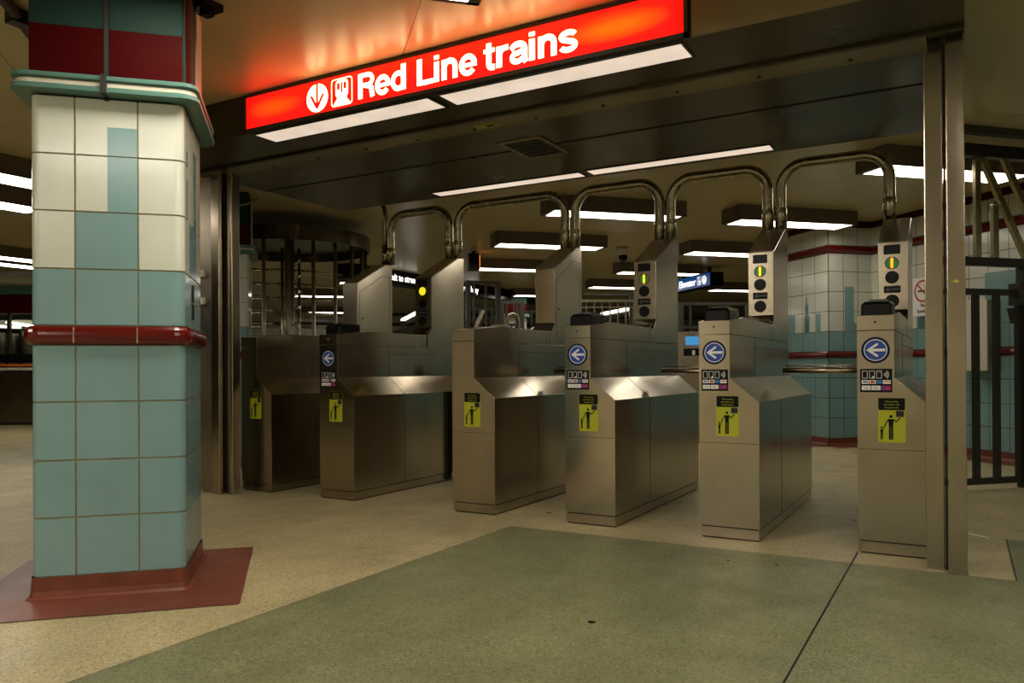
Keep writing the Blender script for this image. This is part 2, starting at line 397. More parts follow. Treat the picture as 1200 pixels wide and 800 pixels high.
# ------------------------------------------------------------------ ceiling light fixtures
def fixture(uc, vc, ln=1.28, wd=0.30, along='u', lens=LENS, label='', group='box lights under the concourse ceiling', zb=2.155, loc=None, rz=None):
    if loc is None: loc = uv(uc, vc, CEIL)
    if rz is None: rz = UVROT + (R(90) if along == 'v' else 0)
    t = thing('ceiling_light', loc, label, 'ceiling light', group, rz)
    h = MB(); d = zb-CEIL; l, w = ln/2, wd/2
    h.box((-l, -w, d+0.004), (l, w, -0.002), BRONZE)
    h.box((-l, -w, d), (-l+.045, w, d+.01), BRONZE); h.box((l-.045, -w, d), (l, w, d+.01), BRONZE)
    h.box((-l, -w, d), (l, -w+.02, d+.01), BRONZE); h.box((-l, w-.02, d), (l, w, d+.01), BRONZE)
    h.build('housing', t)
    g = MB(); g.box((-l+.046, -w+.021, d+.001), (l-.046, w-.021, d+.0035), lens); g.build('lens', t)
    return t
FX = [
 (2.73, 6.54, 'long box light with glowing lens crossing behind the third pipe arch'),
 (2.72, 8.38, 'box light crossing behind the right foot of the second pipe arch'),
 (2.98, 10.45, 'box light low in the view, ending left of the blank turnstile tower'),
 (4.53, 6.54, 'box light crossing behind the fifth turnstile tower, before the tiled wall corner'),
 (4.44, 4.57, 'nearest rear box light, crossing behind the steel posts and gate at right'),
 (5.07, 8.45, 'box light just above the blue elevator sign, left of the fifth tower'),
 (5.02, 10.4, 'box light beside the ceiling camera, its far end above the blue sign'),
 (5.35, 12.4, 'low far box light between the blank tower and the fourth tower'),
 (4.50, 14.1, 'very distant box light peeping out right of the blank tower'),
 (7.60, 12.4, 'far box light right of and below the blue elevator sign'),
 (1.25, 12.6, 'distant box light under the black street sign'),
 (0.57, 15.0, 'far box light glimpsed through the full-height turnstile bars'),
 (0.50, 19.2, 'farthest box light glimpsed low through the full-height turnstile bars'),
]
for u_, v_, lb in FX: fixture(u_, v_, label=lb)
# front hall fixtures; all but the first are unseen, added for light
for k, (u_, v_) in enumerate([(0.02, 2.72), (-3.4, 2.72), (1.5, .75), (-1.0, .75), (-2.9, .75), (3.6, .75), (0.3, -1.25), (-2.6, -1.25), (3.0, -1.25), (-4.8, .75), (-4.8, -1.25)]):
    t = fixture(u_, v_, lens=LENSN, label='added unseen box light over the hall in front of the turnstiles' if k else 'box light at the top edge of the view above the red sign',
            group='box lights in front of the turnstiles')
# the run of lights parallel to the lane direction at far left
for k, (x_, y0) in enumerate([(-5.85, 2.4), (-6.81, 2.6), (-9.95, 4.9), (-10.55, 5.1)]):
    fixture(0, 0, ln=1.6, wd=.34, loc=(x_, y0+.45, CEIL), rz=R(90), label=('nearer' if k == 0 else 'second' if k == 1 else 'third' if k == 2 else 'farthest')+' bright strip light left of the tiled column',
            group='strip lights left of the column')

# ------------------------------------------------------------------ tiled columns
def rrect(hw, hd, r, seg=6):
    """rounded rectangle perimeter as (x, y, nx, ny, s) list, counter-clockwise from front-left straight start"""
    out = []; cs = [(hw-r, -hd+r, -90), (hw-r, hd-r, 0), (-hw+r, hd-r, 90), (-hw+r, -hd+r, 180)]
    for cx, cy, a0 in cs:
        for i in range(seg+1):
            a = R(a0+90*i/seg); out.append((cx+r*math.cos(a), cy+r*math.sin(a), math.cos(a), math.sin(a)))
    # start at the middle of the front face
    return out
def perim_segments(hw, hd, r, cuts_w, cuts_d):
    """list of tiles, each a polyline of (x,y,nx,ny)"""
    # faces: front y=-hd x from -hw..hw ; right x=hw ; back ; left ; corner tiles wrap the corner
    P = {}
    def arc(cx, cy, a0): return [(cx+r*math.cos(R(a0+15*i)), cy+r*math.sin(R(a0+15*i)), math.cos(R(a0+15*i)), math.sin(R(a0+15*i))) for i in range(7)]
    g = G2/2
    tiles = []
    cw, cd_ = cuts_w, cuts_d   # cut positions along the width and along the depth
    # front centre, right centre, back centre, left centre
    tiles.append(('c', [(cw[0]+g, -hd, 0, -1), (cw[1]-g, -hd, 0, -1)]))
    tiles.append(('k', [(cw[1]+g, -hd, 0, -1)] + arc(hw-r, -hd+r, -90) + [(hw, cd_[0]-g, 1, 0)]))
    tiles.append(('s', [(hw, cd_[0]+g, 1, 0), (hw, cd_[1]-g, 1, 0)]))
    tiles.append(('k', [(hw, cd_[1]+g, 1, 0)] + arc(hw-r, hd-r, 0) + [(cw[1]+g, hd, 0, 1)]))
    tiles.append(('c', [(cw[1]-g, hd, 0, 1), (cw[0]+g, hd, 0, 1)]))
    tiles.append(('k', [(cw[0]-g, hd, 0, 1)] + arc(-hw+r, hd-r, 90) + [(-hw, cd_[1]+g, -1, 0)]))
    tiles.append(('s', [(-hw, cd_[1]-g, -1, 0), (-hw, cd_[0]+g, -1, 0)]))
    tiles.append(('k', [(-hw, cd_[0]-g, -1, 0)] + arc(-hw+r, -hd+r, 180) + [(cw[0]-g, -hd, 0, -1)]))
    return tiles
def loft(mb, path_fn_list, mat, smooth=True):
    for A, B in zip(path_fn_list, path_fn_list[1:]):
        n = len(A)
        for i in range(n):
            j = (i+1) % n; mb.face([A[i], A[j], B[j], B[i]], mat, smooth)
def ring(hw, hd, r, z, seg=5):
    r = max(r, .001)
    return [Vector((p[0], p[1], z)) for p in rrect(hw, hd, r, seg)]
def column(u_, v_, label, detail=True):
    """origin at the middle of the base, local x along u"""
    t = thing('tiled_column', uv(u_, v_, 0), label, 'column', 'tiled columns', UVROT)
    hw, hd = 0.251, 0.265; r = .030
    mb = MB(); mb.prism([(p[0], p[1]) for p in rrect(hw-.004, hd-.004, r-.003, 6)], 'z', 0, 1.80, GROUT)
    cw = (-0.108, 0.097); cdp = (-0.115, 0.115)
    tl = perim_segments(hw, hd, r, cw, cdp)
    for ri in range(9):
        if ri == 4: continue
        z0, z1 = TZ[ri]+G2/2, TZ[ri+1]-G2/2
        for kind, path in tl:
            blue = ri < 6 or (ri == 6 and kind == 'c')
            if ri == 5: blue = True
            # rows: 5 -> 0.962..1.163 blue, 6 -> centre tile blue
            blue = ri <= 5 or (ri == 6 and kind in 'cs')
            mat = BTILE if blue else WTILE
            for a, c in zip(path, path[1:]):
                mb.face([(a[0], a[1], z0), (c[0], c[1], z0), (c[0], c[1], z1), (a[0], a[1], z1)], mat, True)
            for z_, s_ in ((z0, 1), (z1, -1)):
                for a, c in zip(path, path[1:]):
                    mb.face([(a[0], a[1], z_), (c[0], c[1], z_), (c[0]-c[2]*.006, c[1]-c[3]*.006, z_), (a[0]-a[2]*.006, a[1]-a[3]*.006, z_)], mat)
            for e in (path[0], path[-1]):
                mb.face([(e[0], e[1], z0), (e[0], e[1], z1), (e[0]-e[2]*.006, e[1]-e[3]*.006, z1), (e[0]-e[2]*.006, e[1]-e[3]*.006, z0)], mat)
    # the blue tower inlay in the two rows above
    for z0, z1 in ((1.369, 1.566), (1.570, 1.672)):
        mb.box((-0.003, -hd-.0006, z0), (0.095, -hd+.004, z1), BTILE)
        mb.box((hw-.004, 0.0, z0), (hw+.0006, 0.10, z1), BTILE)
        mb.box((hw-.004, -0.20, z0), (hw+.0006, -0.16, z1-.05), BTILE)
    mb.build('tiled_shaft', t)
    # bullnose rail
    rb = MB(); k = 10; rings = []
    for i in range(k+1):
        a = math.pi*i/k; o = .004+.022*math.sin(a); z = .9275-.033*math.cos(a)
        rings.append(ring(hw+o, hd+o, r+o, z))
    loft(rb, rings, RTILE)
    for kx in (cw[0], cw[1]): rb.box((kx-.002, -hd-.0268, .90), (kx+.002, -hd-.02, .955), GROUT)
    tag(rb.build('bullnose_rail', t, fix=True), 'glossy dark red half-round rail', None)
    # cove base
    cb = MB(); loft(cb, [ring(hw+.004, hd+.004, r, .079), ring(hw+.006, hd+.006, r, .03), ring(hw+.010, hd+.010, r, .012), ring(hw+.020, hd+.020, r, .0035)], REDBASE)
    cb.build('cove_base', t)
    # capital: two teal lips with a cream channel
    cp = MB(); R0 = .05
    def lip(z0, z1, e, mat):
        A = [ring(hw+e-.004, hd+e-.004, R0, z0), ring(hw+e, hd+e, R0, z0+.004), ring(hw+e, hd+e, R0, z1-.004), ring(hw+e-.004, hd+e-.004, R0, z1)]
        loft(cp, A, mat); cp.face(list(reversed(A[0])), mat); cp.face(A[-1], mat)
    lip(1.776, 1.797, .056, TEAL); lip(1.797, 1.819, .044, CREAM); lip(1.819, 1.838, .054, TEAL)
    lip(1.768, 1.778, .002, DARK)
    cp.build('capital', t)
    up_ = MB()
    up_.box((-hw+.003, -hd+.003, 1.838), (hw-.003, hd-.003, CEIL-.001), DTEAL)
    for (x0, x1) in ((-hw, -.012), (.006, hw-.004)):
        up_.box((x0, -hd-.004, 1.839), (x1, -hd+.004, 2.020), REDPAN)
        up_.box((x0, -hd-.003, 2.021), (x1, -hd+.004, CEIL-.002), DTEAL)
    up_.box((hw-.004, -hd+.01, 1.839), (hw+.003, -.21, CEIL-.002), DTEAL)
    up_.box((hw-.004, -.20, 1.839), (hw+.006, -.10, CEIL-.002), REDPAN)
    up_.box((hw-.004, -.09, 1.839), (hw+.004, .06, CEIL-.002), DTEAL)
    up_.box((hw-.004, .07, 1.90), (hw+.008, hd-.02, CEIL-.002), CREAM)
    up_.box((hw-.004, .07, 1.839), (hw+.008, .15, 1.90), TEAL)
    up_.box((hw-.004, .16, 1.839), (hw+.012, hd-.01, 1.895), CREAM)
    up_.build('upper_panels', t)
    cn = MB(); cn.box((-.011, -hd-.009, 1.765), (.004, -hd+.001, CEIL-.003), DARK); cn.box((-.013, -hd-.062, 1.775), (.006, -hd-.006, 1.840), DARK)
    tag(cn.build('cable_channel', t), 'narrow dark cable channel', None)
    return t
c1 = column(-0.648, 3.365, 'near tiled column, white over blue tiles, on a red floor pad')
lk = MB(); lk.box((.2515, -.038, 1.0), (.257, -.014, 1.135), BLACK); lk.box((.256, -.045, 1.055), (.272, -.012, 1.068), STEEL)
tag(lk.build('lock_plate', c1), 'black lock plate with a small chrome lever', None)
column(-0.639, 7.195, 'dark second tiled column seen behind the left steel post')
column(3.95, 14.6, 'far column with a dark red band seen between second and third towers')
for k, (u_, v_) in enumerate([(-.645, 3.303), (-.64, 7.13)]):
    mb = MB(); mb.face([uv(u_-.452, v_-.452, .003), uv(u_+.452, v_-.452, .003), uv(u_+.452, v_+.452, .003), uv(u_-.452, v_+.452, .003)], REDPAD)
    struct(mb.build('floor_red_pad', fix=False))

# ------------------------------------------------------------------ entrance header, sign and posts
HX0, HX1, HY0, HY1, HZ = -4.36, 0.012, 2.997, 4.885, 2.08
hd_ = thing('entrance_header', ((HX0+HX1)/2, 3.9, HZ), 'dark steel header box over the turnstiles, carrying the red sign', 'header')
def hloc(o): o.matrix_parent_inverse = Matrix.Translation(-Vector(hd_.location)); return o
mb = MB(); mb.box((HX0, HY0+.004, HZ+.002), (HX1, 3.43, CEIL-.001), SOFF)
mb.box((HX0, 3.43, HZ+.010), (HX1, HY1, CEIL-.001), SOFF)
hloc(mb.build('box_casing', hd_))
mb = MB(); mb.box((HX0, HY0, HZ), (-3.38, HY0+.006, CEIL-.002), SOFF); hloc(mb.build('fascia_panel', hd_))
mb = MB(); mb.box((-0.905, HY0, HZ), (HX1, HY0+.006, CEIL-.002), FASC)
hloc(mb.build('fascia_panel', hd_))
mb = MB(); mb.box((HX0, 3.405, HZ-.010), (HX1, 3.432, HZ+.012), SOFF); mb.box((HX0, 3.44, HZ-.004), (HX1-.13, 3.585, HZ+.012), FASC)
mb.box((HX0, 3.578, HZ-.007), (HX1-.13, 3.59, HZ+.012), FASC)
for i in range(11):
    x_ = -4.1+i*.37; mb.prism([(x_+.009*math.cos(a*.785), 3.545+.009*math.sin(a*.785)) for a in range(8)], 'z', HZ-.008, HZ-.002, DARK)
mb.box((HX0, 4.05, HZ+.006), (HX1, 4.06, HZ+.012), DARK)
hloc(mb.build('bolted_flange', hd_))
mb = MB()
mb.box((-2.30, 3.86, HZ+.002), (-2.02, 4.24, HZ+.012), FASC)
for i in range(6): mb.box((-2.27, 3.90+i*.055, HZ-.002), (-2.05, 3.935+i*.055, HZ+.004), DARK)
hloc(mb.build('air_vent', hd_))
mb = MB(); mb.box((-2.22, 3.50, HZ-.009), (-2.10, 3.545, HZ-.003), YELLP); mb.box((-2.16, 3.51, HZ-.0095), (-2.11, 3.535, HZ-.0088), BLACKP)
tag(hloc(mb.build('inspection_sticker', hd_)), 'small yellow-green sticker', None)
for (x0, x1, y0, y1, z_) in ((-3.33, -2.185, 3.030, 3.180, HZ), (-2.115, -.958, 3.030, 3.180, HZ), (-3.36, -2.185, 4.715, 4.825, HZ+.008), (-2.12, -.965, 4.70, 4.815, HZ+.008)):
    mb = MB(); mb.box((x0, y0, z_-.003), (x1, y1, z_+.003), LENSS); fr = MB()
    o = hloc(mb.build('light_lens', hd_))
    fr.box((x0-.012, y0-.012, z_-.004), (x1+.012, y0, z_+.003), DMETAL); fr.box((x0-.012, y1, z_-.004), (x1+.012, y1+.012, z_+.003), DMETAL)
    fr.box((x0-.012, y0, z_-.004), (x0, y1, z_+.003), DMETAL); fr.box((x1, y0, z_-.004), (x1+.012, y1, z_+.003), DMETAL)
    hloc(fr.build('lens_frame', hd_))

SX0, SX1 = -3.369, -0.917
sg = thing('illuminated_sign', ((SX0+SX1)/2, HY0, 2.18), 'long glowing red overhead sign with white lettering and a train symbol', 'sign')
def sloc(o): o.matrix_parent_inverse = Matrix.Translation(-Vector(sg.location)); return o
fy = HY0-.012
mb = MB()
mb.box((SX0, fy, 2.083), (SX1, HY0-.0005, 2.101), DMETAL); mb.box((SX0, fy, 2.268), (SX1, HY0-.0005, 2.284), DMETAL)
mb.box((SX0, fy, 2.083), (SX0+.014, HY0-.0005, 2.284), DMETAL); mb.box((SX1-.016, fy, 2.083), (SX1, HY0-.0005, 2.284), DMETAL)
sloc(mb.build('sign_frame', sg))
mb = MB(); mb.box((SX0+.013, fy+.004, 2.1005), (SX1-.0155, fy+.008, 2.2685), SIGNF); sloc(mb.build('red_face', sg))
ty = fy+.0035
def earc(cx, cz, rx, rz, a0, a1, n=14): return [(cx+rx*math.cos(R(a0+(a1-a0)*i/n)), cz+rz*math.sin(R(a0+(a1-a0)*i/n))) for i in range(n+1)]
WS, HS, XH = .20, .16, .76        # stem width, bar width, x-height (capital height = 1)
GLY = {   # advance width, list of (stroke width, points)
 'R': (.72, [(WS, [(.10, 0), (.10, 1)]), (HS, [(.1, .92), (.40, .92)]+earc(.40, .715, .20, .205, 90, -90)+[(.1, .51)]), (.19, [(.34, .50), (.48, .46), (.56, .36), (.575, .20), (.61, 0)])]),
 'e': (.62, [(.175, [(.53, .37)]+earc(.30, .37, .225, .305, 10, 322, 30)), (.13, [(.08, .36), (.60, .36)])]),
 'd': (.66, [(WS, [(.51, 0), (.51, 1)]), (.175, earc(.31, .38, .22, .30, 0, 360, 30))]),
 'L': (.62, [(WS, [(.10, 0), (.10, 1)]), (HS, [(.1, .08), (.60, .08)])]),
 'i': (.27, [(WS, [(.10, 0), (.10, XH)]), (WS, [(.10, .85), (.10, 1)])]),
 'n': (.63, [(WS, [(.10, 0), (.10, XH)]), (.185, [(.12, .48)]+earc(.30, .47, .185, .215, 160, 0, 12)+[(.485, 0)])]),
 't': (.40, [(.185, [(.17, .97), (.17, .22)]+earc(.29, .20, .12, .125, 180, 270, 8)+[(.36, .075)]), (.13, [(0, .695), (.36, .695)])]),
 'r': (.42, [(WS, [(.10, 0), (.10, XH)]), (.175, [(.11, .42)]+earc(.30, .44, .18, .235, 170, 92, 8)+[(.39, .675)])]),
 'a': (.61, [(.185, [(.055, .545)]+earc(.28, .50, .205, .19, 155, 0, 14)+[(.485, .14), (.53, 0)]), (.165, [(.48, .43), (.30, .40)]+earc(.25, .225, .16, .15, 75, 285, 14)+[(.40, .13), (.48, .22)])]),
 's': (.56, [(.165, earc(.275, .545, .20, .135, 15, 235, 14)+[(.275, .395)]+earc(.275, .225, .205, .145, 60, -165, 14))]),
 ' ': (.3, [])}
def ribbon(mbx, pts, w, y, dy, mat):
    P_ = [Vector(p) for p in pts]; A_ = []; B_ = []
    for i, p in enumerate(P_):
        d = (P_[min(i+1, len(P_)-1)]-P_[max(i-1, 0)]).normalized(); n = Vector((-d.y, d.x))*w/2; A_.append(p+n); B_.append(p-n)
    for i in range(len(P_)-1):
        mbx.face([(B_[i].x, y-dy, B_[i].y), (B_[i+1].x, y-dy, B_[i+1].y), (A_[i+1].x, y-dy, A_[i+1].y), (A_[i].x, y-dy, A_[i].y)], mat)
def stext(body, x0, x1, z0, caph, bold):
    adv = sum(GLY[c][0] for c in body)-.06; kx = (x1-x0)/adv; x = x0; mbx = MB()
    for c in body:
        w, st = GLY[c]
        for sw, pts in st: ribbon(mbx, [(x+p[0]*kx, z0+p[1]*caph) for p in pts], sw*(kx+caph)/2, ty, .001, TXTW)
        x += w*kx
    o = sloc(mbx.build('lettering', sg, fix=False)); return o
stext('Red', -2.571, -2.278, 2.126, .122, 0); stext('Line', -2.214, -1.888, 2.126, .122, 0); stext('trains', -1.845, -1.393, 2.126, .122, 0)
mb = MB(); mb.disc((-2.8395, 2.181), .071, ty, TXTW, 40, .001)
def bar2(mbx, x0, z0, x1, z1, w, y, mat, dy=.0012):
    d = Vector((x1-x0, z1-z0)).normalized(); n = Vector((-d.y, d.x))*w/2
    mbx.prism([(x0-n.x, z0-n.y), (x1-n.x, z1-n.y), (x1+n.x, z1+n.y), (x0+n.x, z0+n.y)], 'y', y-dy, y, mat)
bar2(mb, -2.8395, 2.251, -2.8395, 2.135, .015, ty-.001, SIGNF)
bar2(mb, -2.881, 2.196, -2.8385, 2.128, .015, ty-.001, SIGNF); bar2(mb, -2.798, 2.196, -2.8405, 2.128, .015, ty-.001, SIGNF)
o = sloc(mb.build('arrow_symbol', sg)); tag(o, 'white disc with a red downward arrow', None)
mb = MB()
def rr2(x0, z0, x1, z1, r, n=5):
    pts = []
    for cx, cz, a0 in ((x1-r, z0+r, -90), (x1-r, z1-r, 0), (x0+r, z1-r, 90), (x0+r, z0+r, 180)):
        for i in range(n+1): pts.append((cx+r*math.cos(R(a0+90*i/n)), cz+r*math.sin(R(a0+90*i/n))))
    return pts
A = rr2(-2.744, 2.115, -2.607, 2.252, .018); B = rr2(-2.740, 2.119, -2.611, 2.248, .015)
k = len(A)
for i in range(k):
    j = (i+1) % k; mb.face([(A[i][0], ty-.001, A[i][1]), (A[j][0], ty-.001, A[j][1]), (B[j][0], ty-.001, B[j][1]), (B[i][0], ty-.001, B[i][1])], TXTW)
cx = -2.6755
mb.prism(rr2(cx-.040, 2.158, cx+.040, 2.243, .02), 'y', ty-.001, ty, TXTW)
mb.prism([(cx-.022, 2.150), (cx+.022, 2.150), (cx+.034, 2.160), (cx-.034, 2.160)], 'y', ty-.001, ty, TXTW)
for a, c_, z0, z1 in ((-.031, -.012, 2.196, 2.230), (.012, .031, 2.196, 2.230), (-.006, .006, 2.180, 2.232)): mb.prism(rr2(cx+a, z0, cx+c_, z1, .003, 2), 'y', ty-.002, ty-.001, SIGNF)
for z_, hw_ in ((2.150, .026), (2.143, .030), (2.134, .036), (2.125, .046)): mb.box((cx-hw_, ty-.001, z_-.003), (cx+hw_, ty, z_+.0022), TXTW)
bar2(mb, cx-.026, 2.152, cx-.052, 2.122, .006, ty, TXTW, .001); bar2(mb, cx+.026, 2.152, cx+.052, 2.122, .006, ty, TXTW, .001)
tag(sloc(mb.build('train_symbol', sg)), 'white outlined train front on rails', None)

def post(x0, x1, y0, y1, z1, label):
    t = thing('steel_post', ((x0+x1)/2, (y0+y1)/2, 0), label, 'post')
    w, d = (x1-x0)/2, (y1-y0)/2
    mb = MB(); mb.box((-w, -d, 0.002), (w, d, z1), STEEL); mb.build('shaft', t, bevel=.004)
    mb = MB(); mb.box((-w-.003, -d-.003, 0.0), (w+.003, d+.003, .004), STEELD); mb.build('foot_plate', t)
    return t
pw = post(-.053, .010, 3.487, 3.56, HZ+.001, 'wide brushed steel post at the right end of the turnstiles')
mb = MB(); mb.prism([(-.018, 1.124), (.006, 1.122), (.010, 1.130), (-.002, 1.136)], 'y', -.0375, -.0363, YELLP); tag(mb.build('sticker_scrap', pw), 'torn scrap of yellow sticker', None)
post(-.131, -.066, 3.532, 3.60, HZ+.001, 'narrow steel post between the last turnstile and the wide post')
post(-4.252, -4.176, 3.490, 3.56, HZ+.001, 'wider steel post of the left door frame behind the column')
post(-4.150, -4.105, 3.535, 3.60, HZ+.001, 'slim steel post right beside the left-hand wider post')
mb = MB(); mb.box((-.0640, 3.545, 0), (-.0560, 3.59, HZ-.003), DARK)  # dark strip paints the shade of the open slot
o = mb.build('post_gap_shade'); tag(o, 'dark strip standing for the shade in the gap between the two right-hand posts', 'painted shade')
mb = MB(); mb.box((-4.173, 3.545, 0), (-4.153, 3.59, HZ-.003), DARK)  # same painted shade for the left-hand slot
o = mb.build('post_gap_shade'); tag(o, 'dark strip standing for the shade in the gap between the two left-hand posts', 'painted shade')
dr = thing('steel_door', (-4.60, 3.53, 0), 'brushed steel service door leaf just behind the near column', 'door')
mb = MB(); mb.box((-.30, -.015, .02), (.245, .015, 2.05), STEELD)
mb.box((-.27, -.0165, .30), (.20, -.014, .305), DARK); mb.box((-.27, -.0165, .14), (.20, -.014, .145), DARK); mb.box((.20, -.0165, .14), (.205, -.014, 2.0), DARK)
mb.build('door_leaf', dr)
mb = MB(); mb.box((.246, -.02, .0), (.33, .02, 2.07), STEELD); mb.build('door_jamb', dr)
for z_ in (1.26, 1.44):
    mb = MB(); mb.box((.20, -.035, z_-.022), (.27, -.015, z_+.022), WHITEP); tag(mb.build('hinge', dr), 'pale hinge block', None)

# ------------------------------------------------------------------ turnstiles
TY0 = 3.695
W1, W2, ZS, ZU, ZC = .1458, .2782, .640, .7515, .957
MC = {}
def cached(key, fn):
    if key not in MC: MC[key] = fn()
    return MC[key]
def body_mesh():
    mb = MB(); L = 1.43
    prof = [(0, .058), (W2, .058), (W2, ZS), (W1, ZU), (W1, ZC-.002), (0, ZC-.002)]
    mb.prism(prof, 'y', 0, L, STEEL)
    e = .0009
    def seam_y(d):   # seam around the right side at depth d
        mb.box((W2-.002, d-.002, .056), (W2+e, d+.002, ZS), DARK)
        mb.prism([(W2+e, ZS), (W2+e+.0006, ZS+.001), (W1+e+.0006, ZU+.001), (W1, ZU)], 'y', d-.0035, d+.0035, STEEL)
        mb.box((W1-.002, d-.002, ZU), (W1+e, d+.002, ZC-.002), DARK)
    seam_y(.505)
    mb.box((W1-.002, .505, .903), (W1+e, L, .906), DARK)
    return mb.build('cabinet_body', mesh_only=True)
def kick_mesh():
    mb = MB(); mb.box((.003, .003, 0.007), (W2-.003, 1.427, .0525), STEEL); mb.box((.010, .010, .0), (W2-.010, 1.42, .058), DARK)  # dark core paints the shadow gaps above and below the plate
    return mb.build('kick_plate', mesh_only=True)
def front_seam_mesh():
    mb = MB(); mb.box((.004, -.0006, .4475), (W2-.003, .001, .4495), DARK); mb.box((W2-.004, -.0006, .055), (W2-.0026, .001, ZS), STEELD); return mb.build('front_panel_edge', mesh_only=True)
def cap_mesh():
    mb = MB(); pr = [(-.002, ZC), (-.002, 1.021), (.30, 1.050), (.93, 1.044), (.93, ZC)]
    mb.prism(pr, 'x', -.001, W1+.001, STEEL)
    mb.box((W1-.001, .88, ZC+.002), (W1+.0018, .884, 1.043), DARK)
    return mb.build('top_cap', mesh_only=True)
def badge_mesh():
    mb = MB(); mb.disc((.073, .992), .0085, -.002, STEELD, 16, .003); mb.disc((.073, .992), .005, -.005, DARK, 12, .001); return mb.build('lock_badge', mesh_only=True)
def tower_mesh():
    mb = MB(); pr = [(.95, ZC), (.95, 1.045), (1.0, 1.104), (1.0, 1.470), (1.355, 1.652), (1.432, 1.656), (1.432, ZC)]
    mb.prism(pr, 'x', 0, W1, STEEL)
    return mb.build('tower', mesh_only=True)
def ledge_mesh():
    mb = MB(); mb.prism([(.965, 1.062), (.955, 1.070), (.992, 1.103), (1.0, 1.103), (1.0, 1.096)], 'x', .004, W1-.01, STEEL)
    mb.prism([(.95, 1.045), (.935, 1.047), (.956, 1.071), (.965, 1.066)], 'x', .01, W1-.02, STEEL)
    return mb.build('deflector_lip', mesh_only=True)
def reader_mesh():
    mb = MB(); x0, x1 = .012, .135
    def rg(ins, z0, z1):
        a, c, e, f = x0+ins, x1-ins, .035+ins, .235-ins
        sl = .03
        return [(a, e, z0), (c, e, z0), (c, f, z0+sl*.9), (a, f, z0+sl*.9)] if z0 == z1 else None
    lv = [(0, 1.022, 1.040), (0, 1.070, 1.083), (.010, 1.083, 1.094), (.022, 1.086, 1.096)]
    rings = []
    for ins, zf, zb in lv:
        pts = []
        for cx, cy, a0 in ((x1-.014, .049, -90), (x1-.014, .221, 0), (x0+.014, .221, 90), (x0+.014, .049, 180)):
            for i in range(4):
                a = R(a0+30*i); px, py = cx+(.014-ins*.8)*math.cos(a), cy+(.014-ins*.8)*math.sin(a)
                px += -ins*.6*(1 if cx > .07 else -1); py += ins*.6*(1 if cy < .1 else -1)
                pts.append((px, py, zf+(zb-zf)*(py-.035)/.2))
        rings.append(pts)
    for A_, B_ in zip(rings, rings[1:]):
        n = len(A_)
        for i in range(n): mb.face([A_[i], A_[(i+1) % n], B_[(i+1) % n], B_[i]], BLACK, False)
    mb.face(rings[-1], BLACK); mb.face(list(reversed(rings[0])), BLACK)
    return mb.build('card_reader', mesh_only=True)
def reader_slot_mesh():
    mb = MB(); mb.box((.040, .09, 1.088), (.110, .17, 1.0955), GREYP); return mb.build('reader_pad', mesh_only=True)
def panel_mesh():
    mb = MB(); mb.box((.003, .996, 1.108), (W1-.003, 1.001, 1.466), STEEL); return mb.build('signal_panel', mesh_only=True)
def disp_mesh():
    mb = MB(); mb.prism(rr2(.029, 1.405, .110, 1.455, .004, 2), 'y', .993, .997, BLACK); return mb.build('display_window', mesh_only=True)
def lampring_mesh(zc, mat, key):
    mb = MB(); mb.disc((.069, zc), .034, .9965, BLACK, 28, .003); mb.disc((.069, zc), .0305, .9935, mat, 28, .001); return mb.build(key, mesh_only=True)
def ledbar_mesh(col, ends):
    mb = MB(); mb.prism(rr2(.0625, 1.331, .0755, 1.383, .005, 3), 'y', .991, .9925, col)
    mb.prism(rr2(.064, 1.383, .074, 1.390, .002, 2), 'y', .991, .9925, ends); mb.prism(rr2(.064, 1.324, .074, 1.331, .002, 2), 'y', .991, .9925, ends)
    return mb.build('signal_lamp_bar', mesh_only=True)
def arrowwin_mesh():
    mb = MB(); mb.prism(rr2(.029, 1.197, .110, 1.235, .002, 2), 'y', .994, .997, BLACK)
    bar2(mb, .040, 1.216, .104, 1.216, .009, .9938, GREYP); bar2(mb, .038, 1.216, .054, 1.228, .006, .9938, GREYP); bar2(mb, .038, 1.216, .054, 1.204, .006, .9938, GREYP)
    return mb.build('arrow_window', mesh_only=True)
def st_arrow_mesh():
    mb = MB(); c = (.073, .872)
    mb.disc(c, .056, -.0002, NAVYP, 40, .0008); mb.disc(c, .046, -.001, WHITEP, 40, .0003); mb.disc(c, .0425, -.0013, BLUEP, 40, .0003)
    y = -.0016
    bar2(mb, c[0]-.028, c[1], c[0]+.038, c[1], .0115, y, WHITEP, .0004)
    for s_ in (1, -1):
        mb.prism([(c[0]-.036, c[1]), (c[0]-.022, c[1]), (c[0]+.010, c[1]+s_*.021), (c[0]+.010, c[1]+s_*.029), (c[0]+.004, c[1]+s_*.029)], 'y', y-.0004, y, WHITEP)
    return mb.build('arrow_sticker', mesh_only=True)
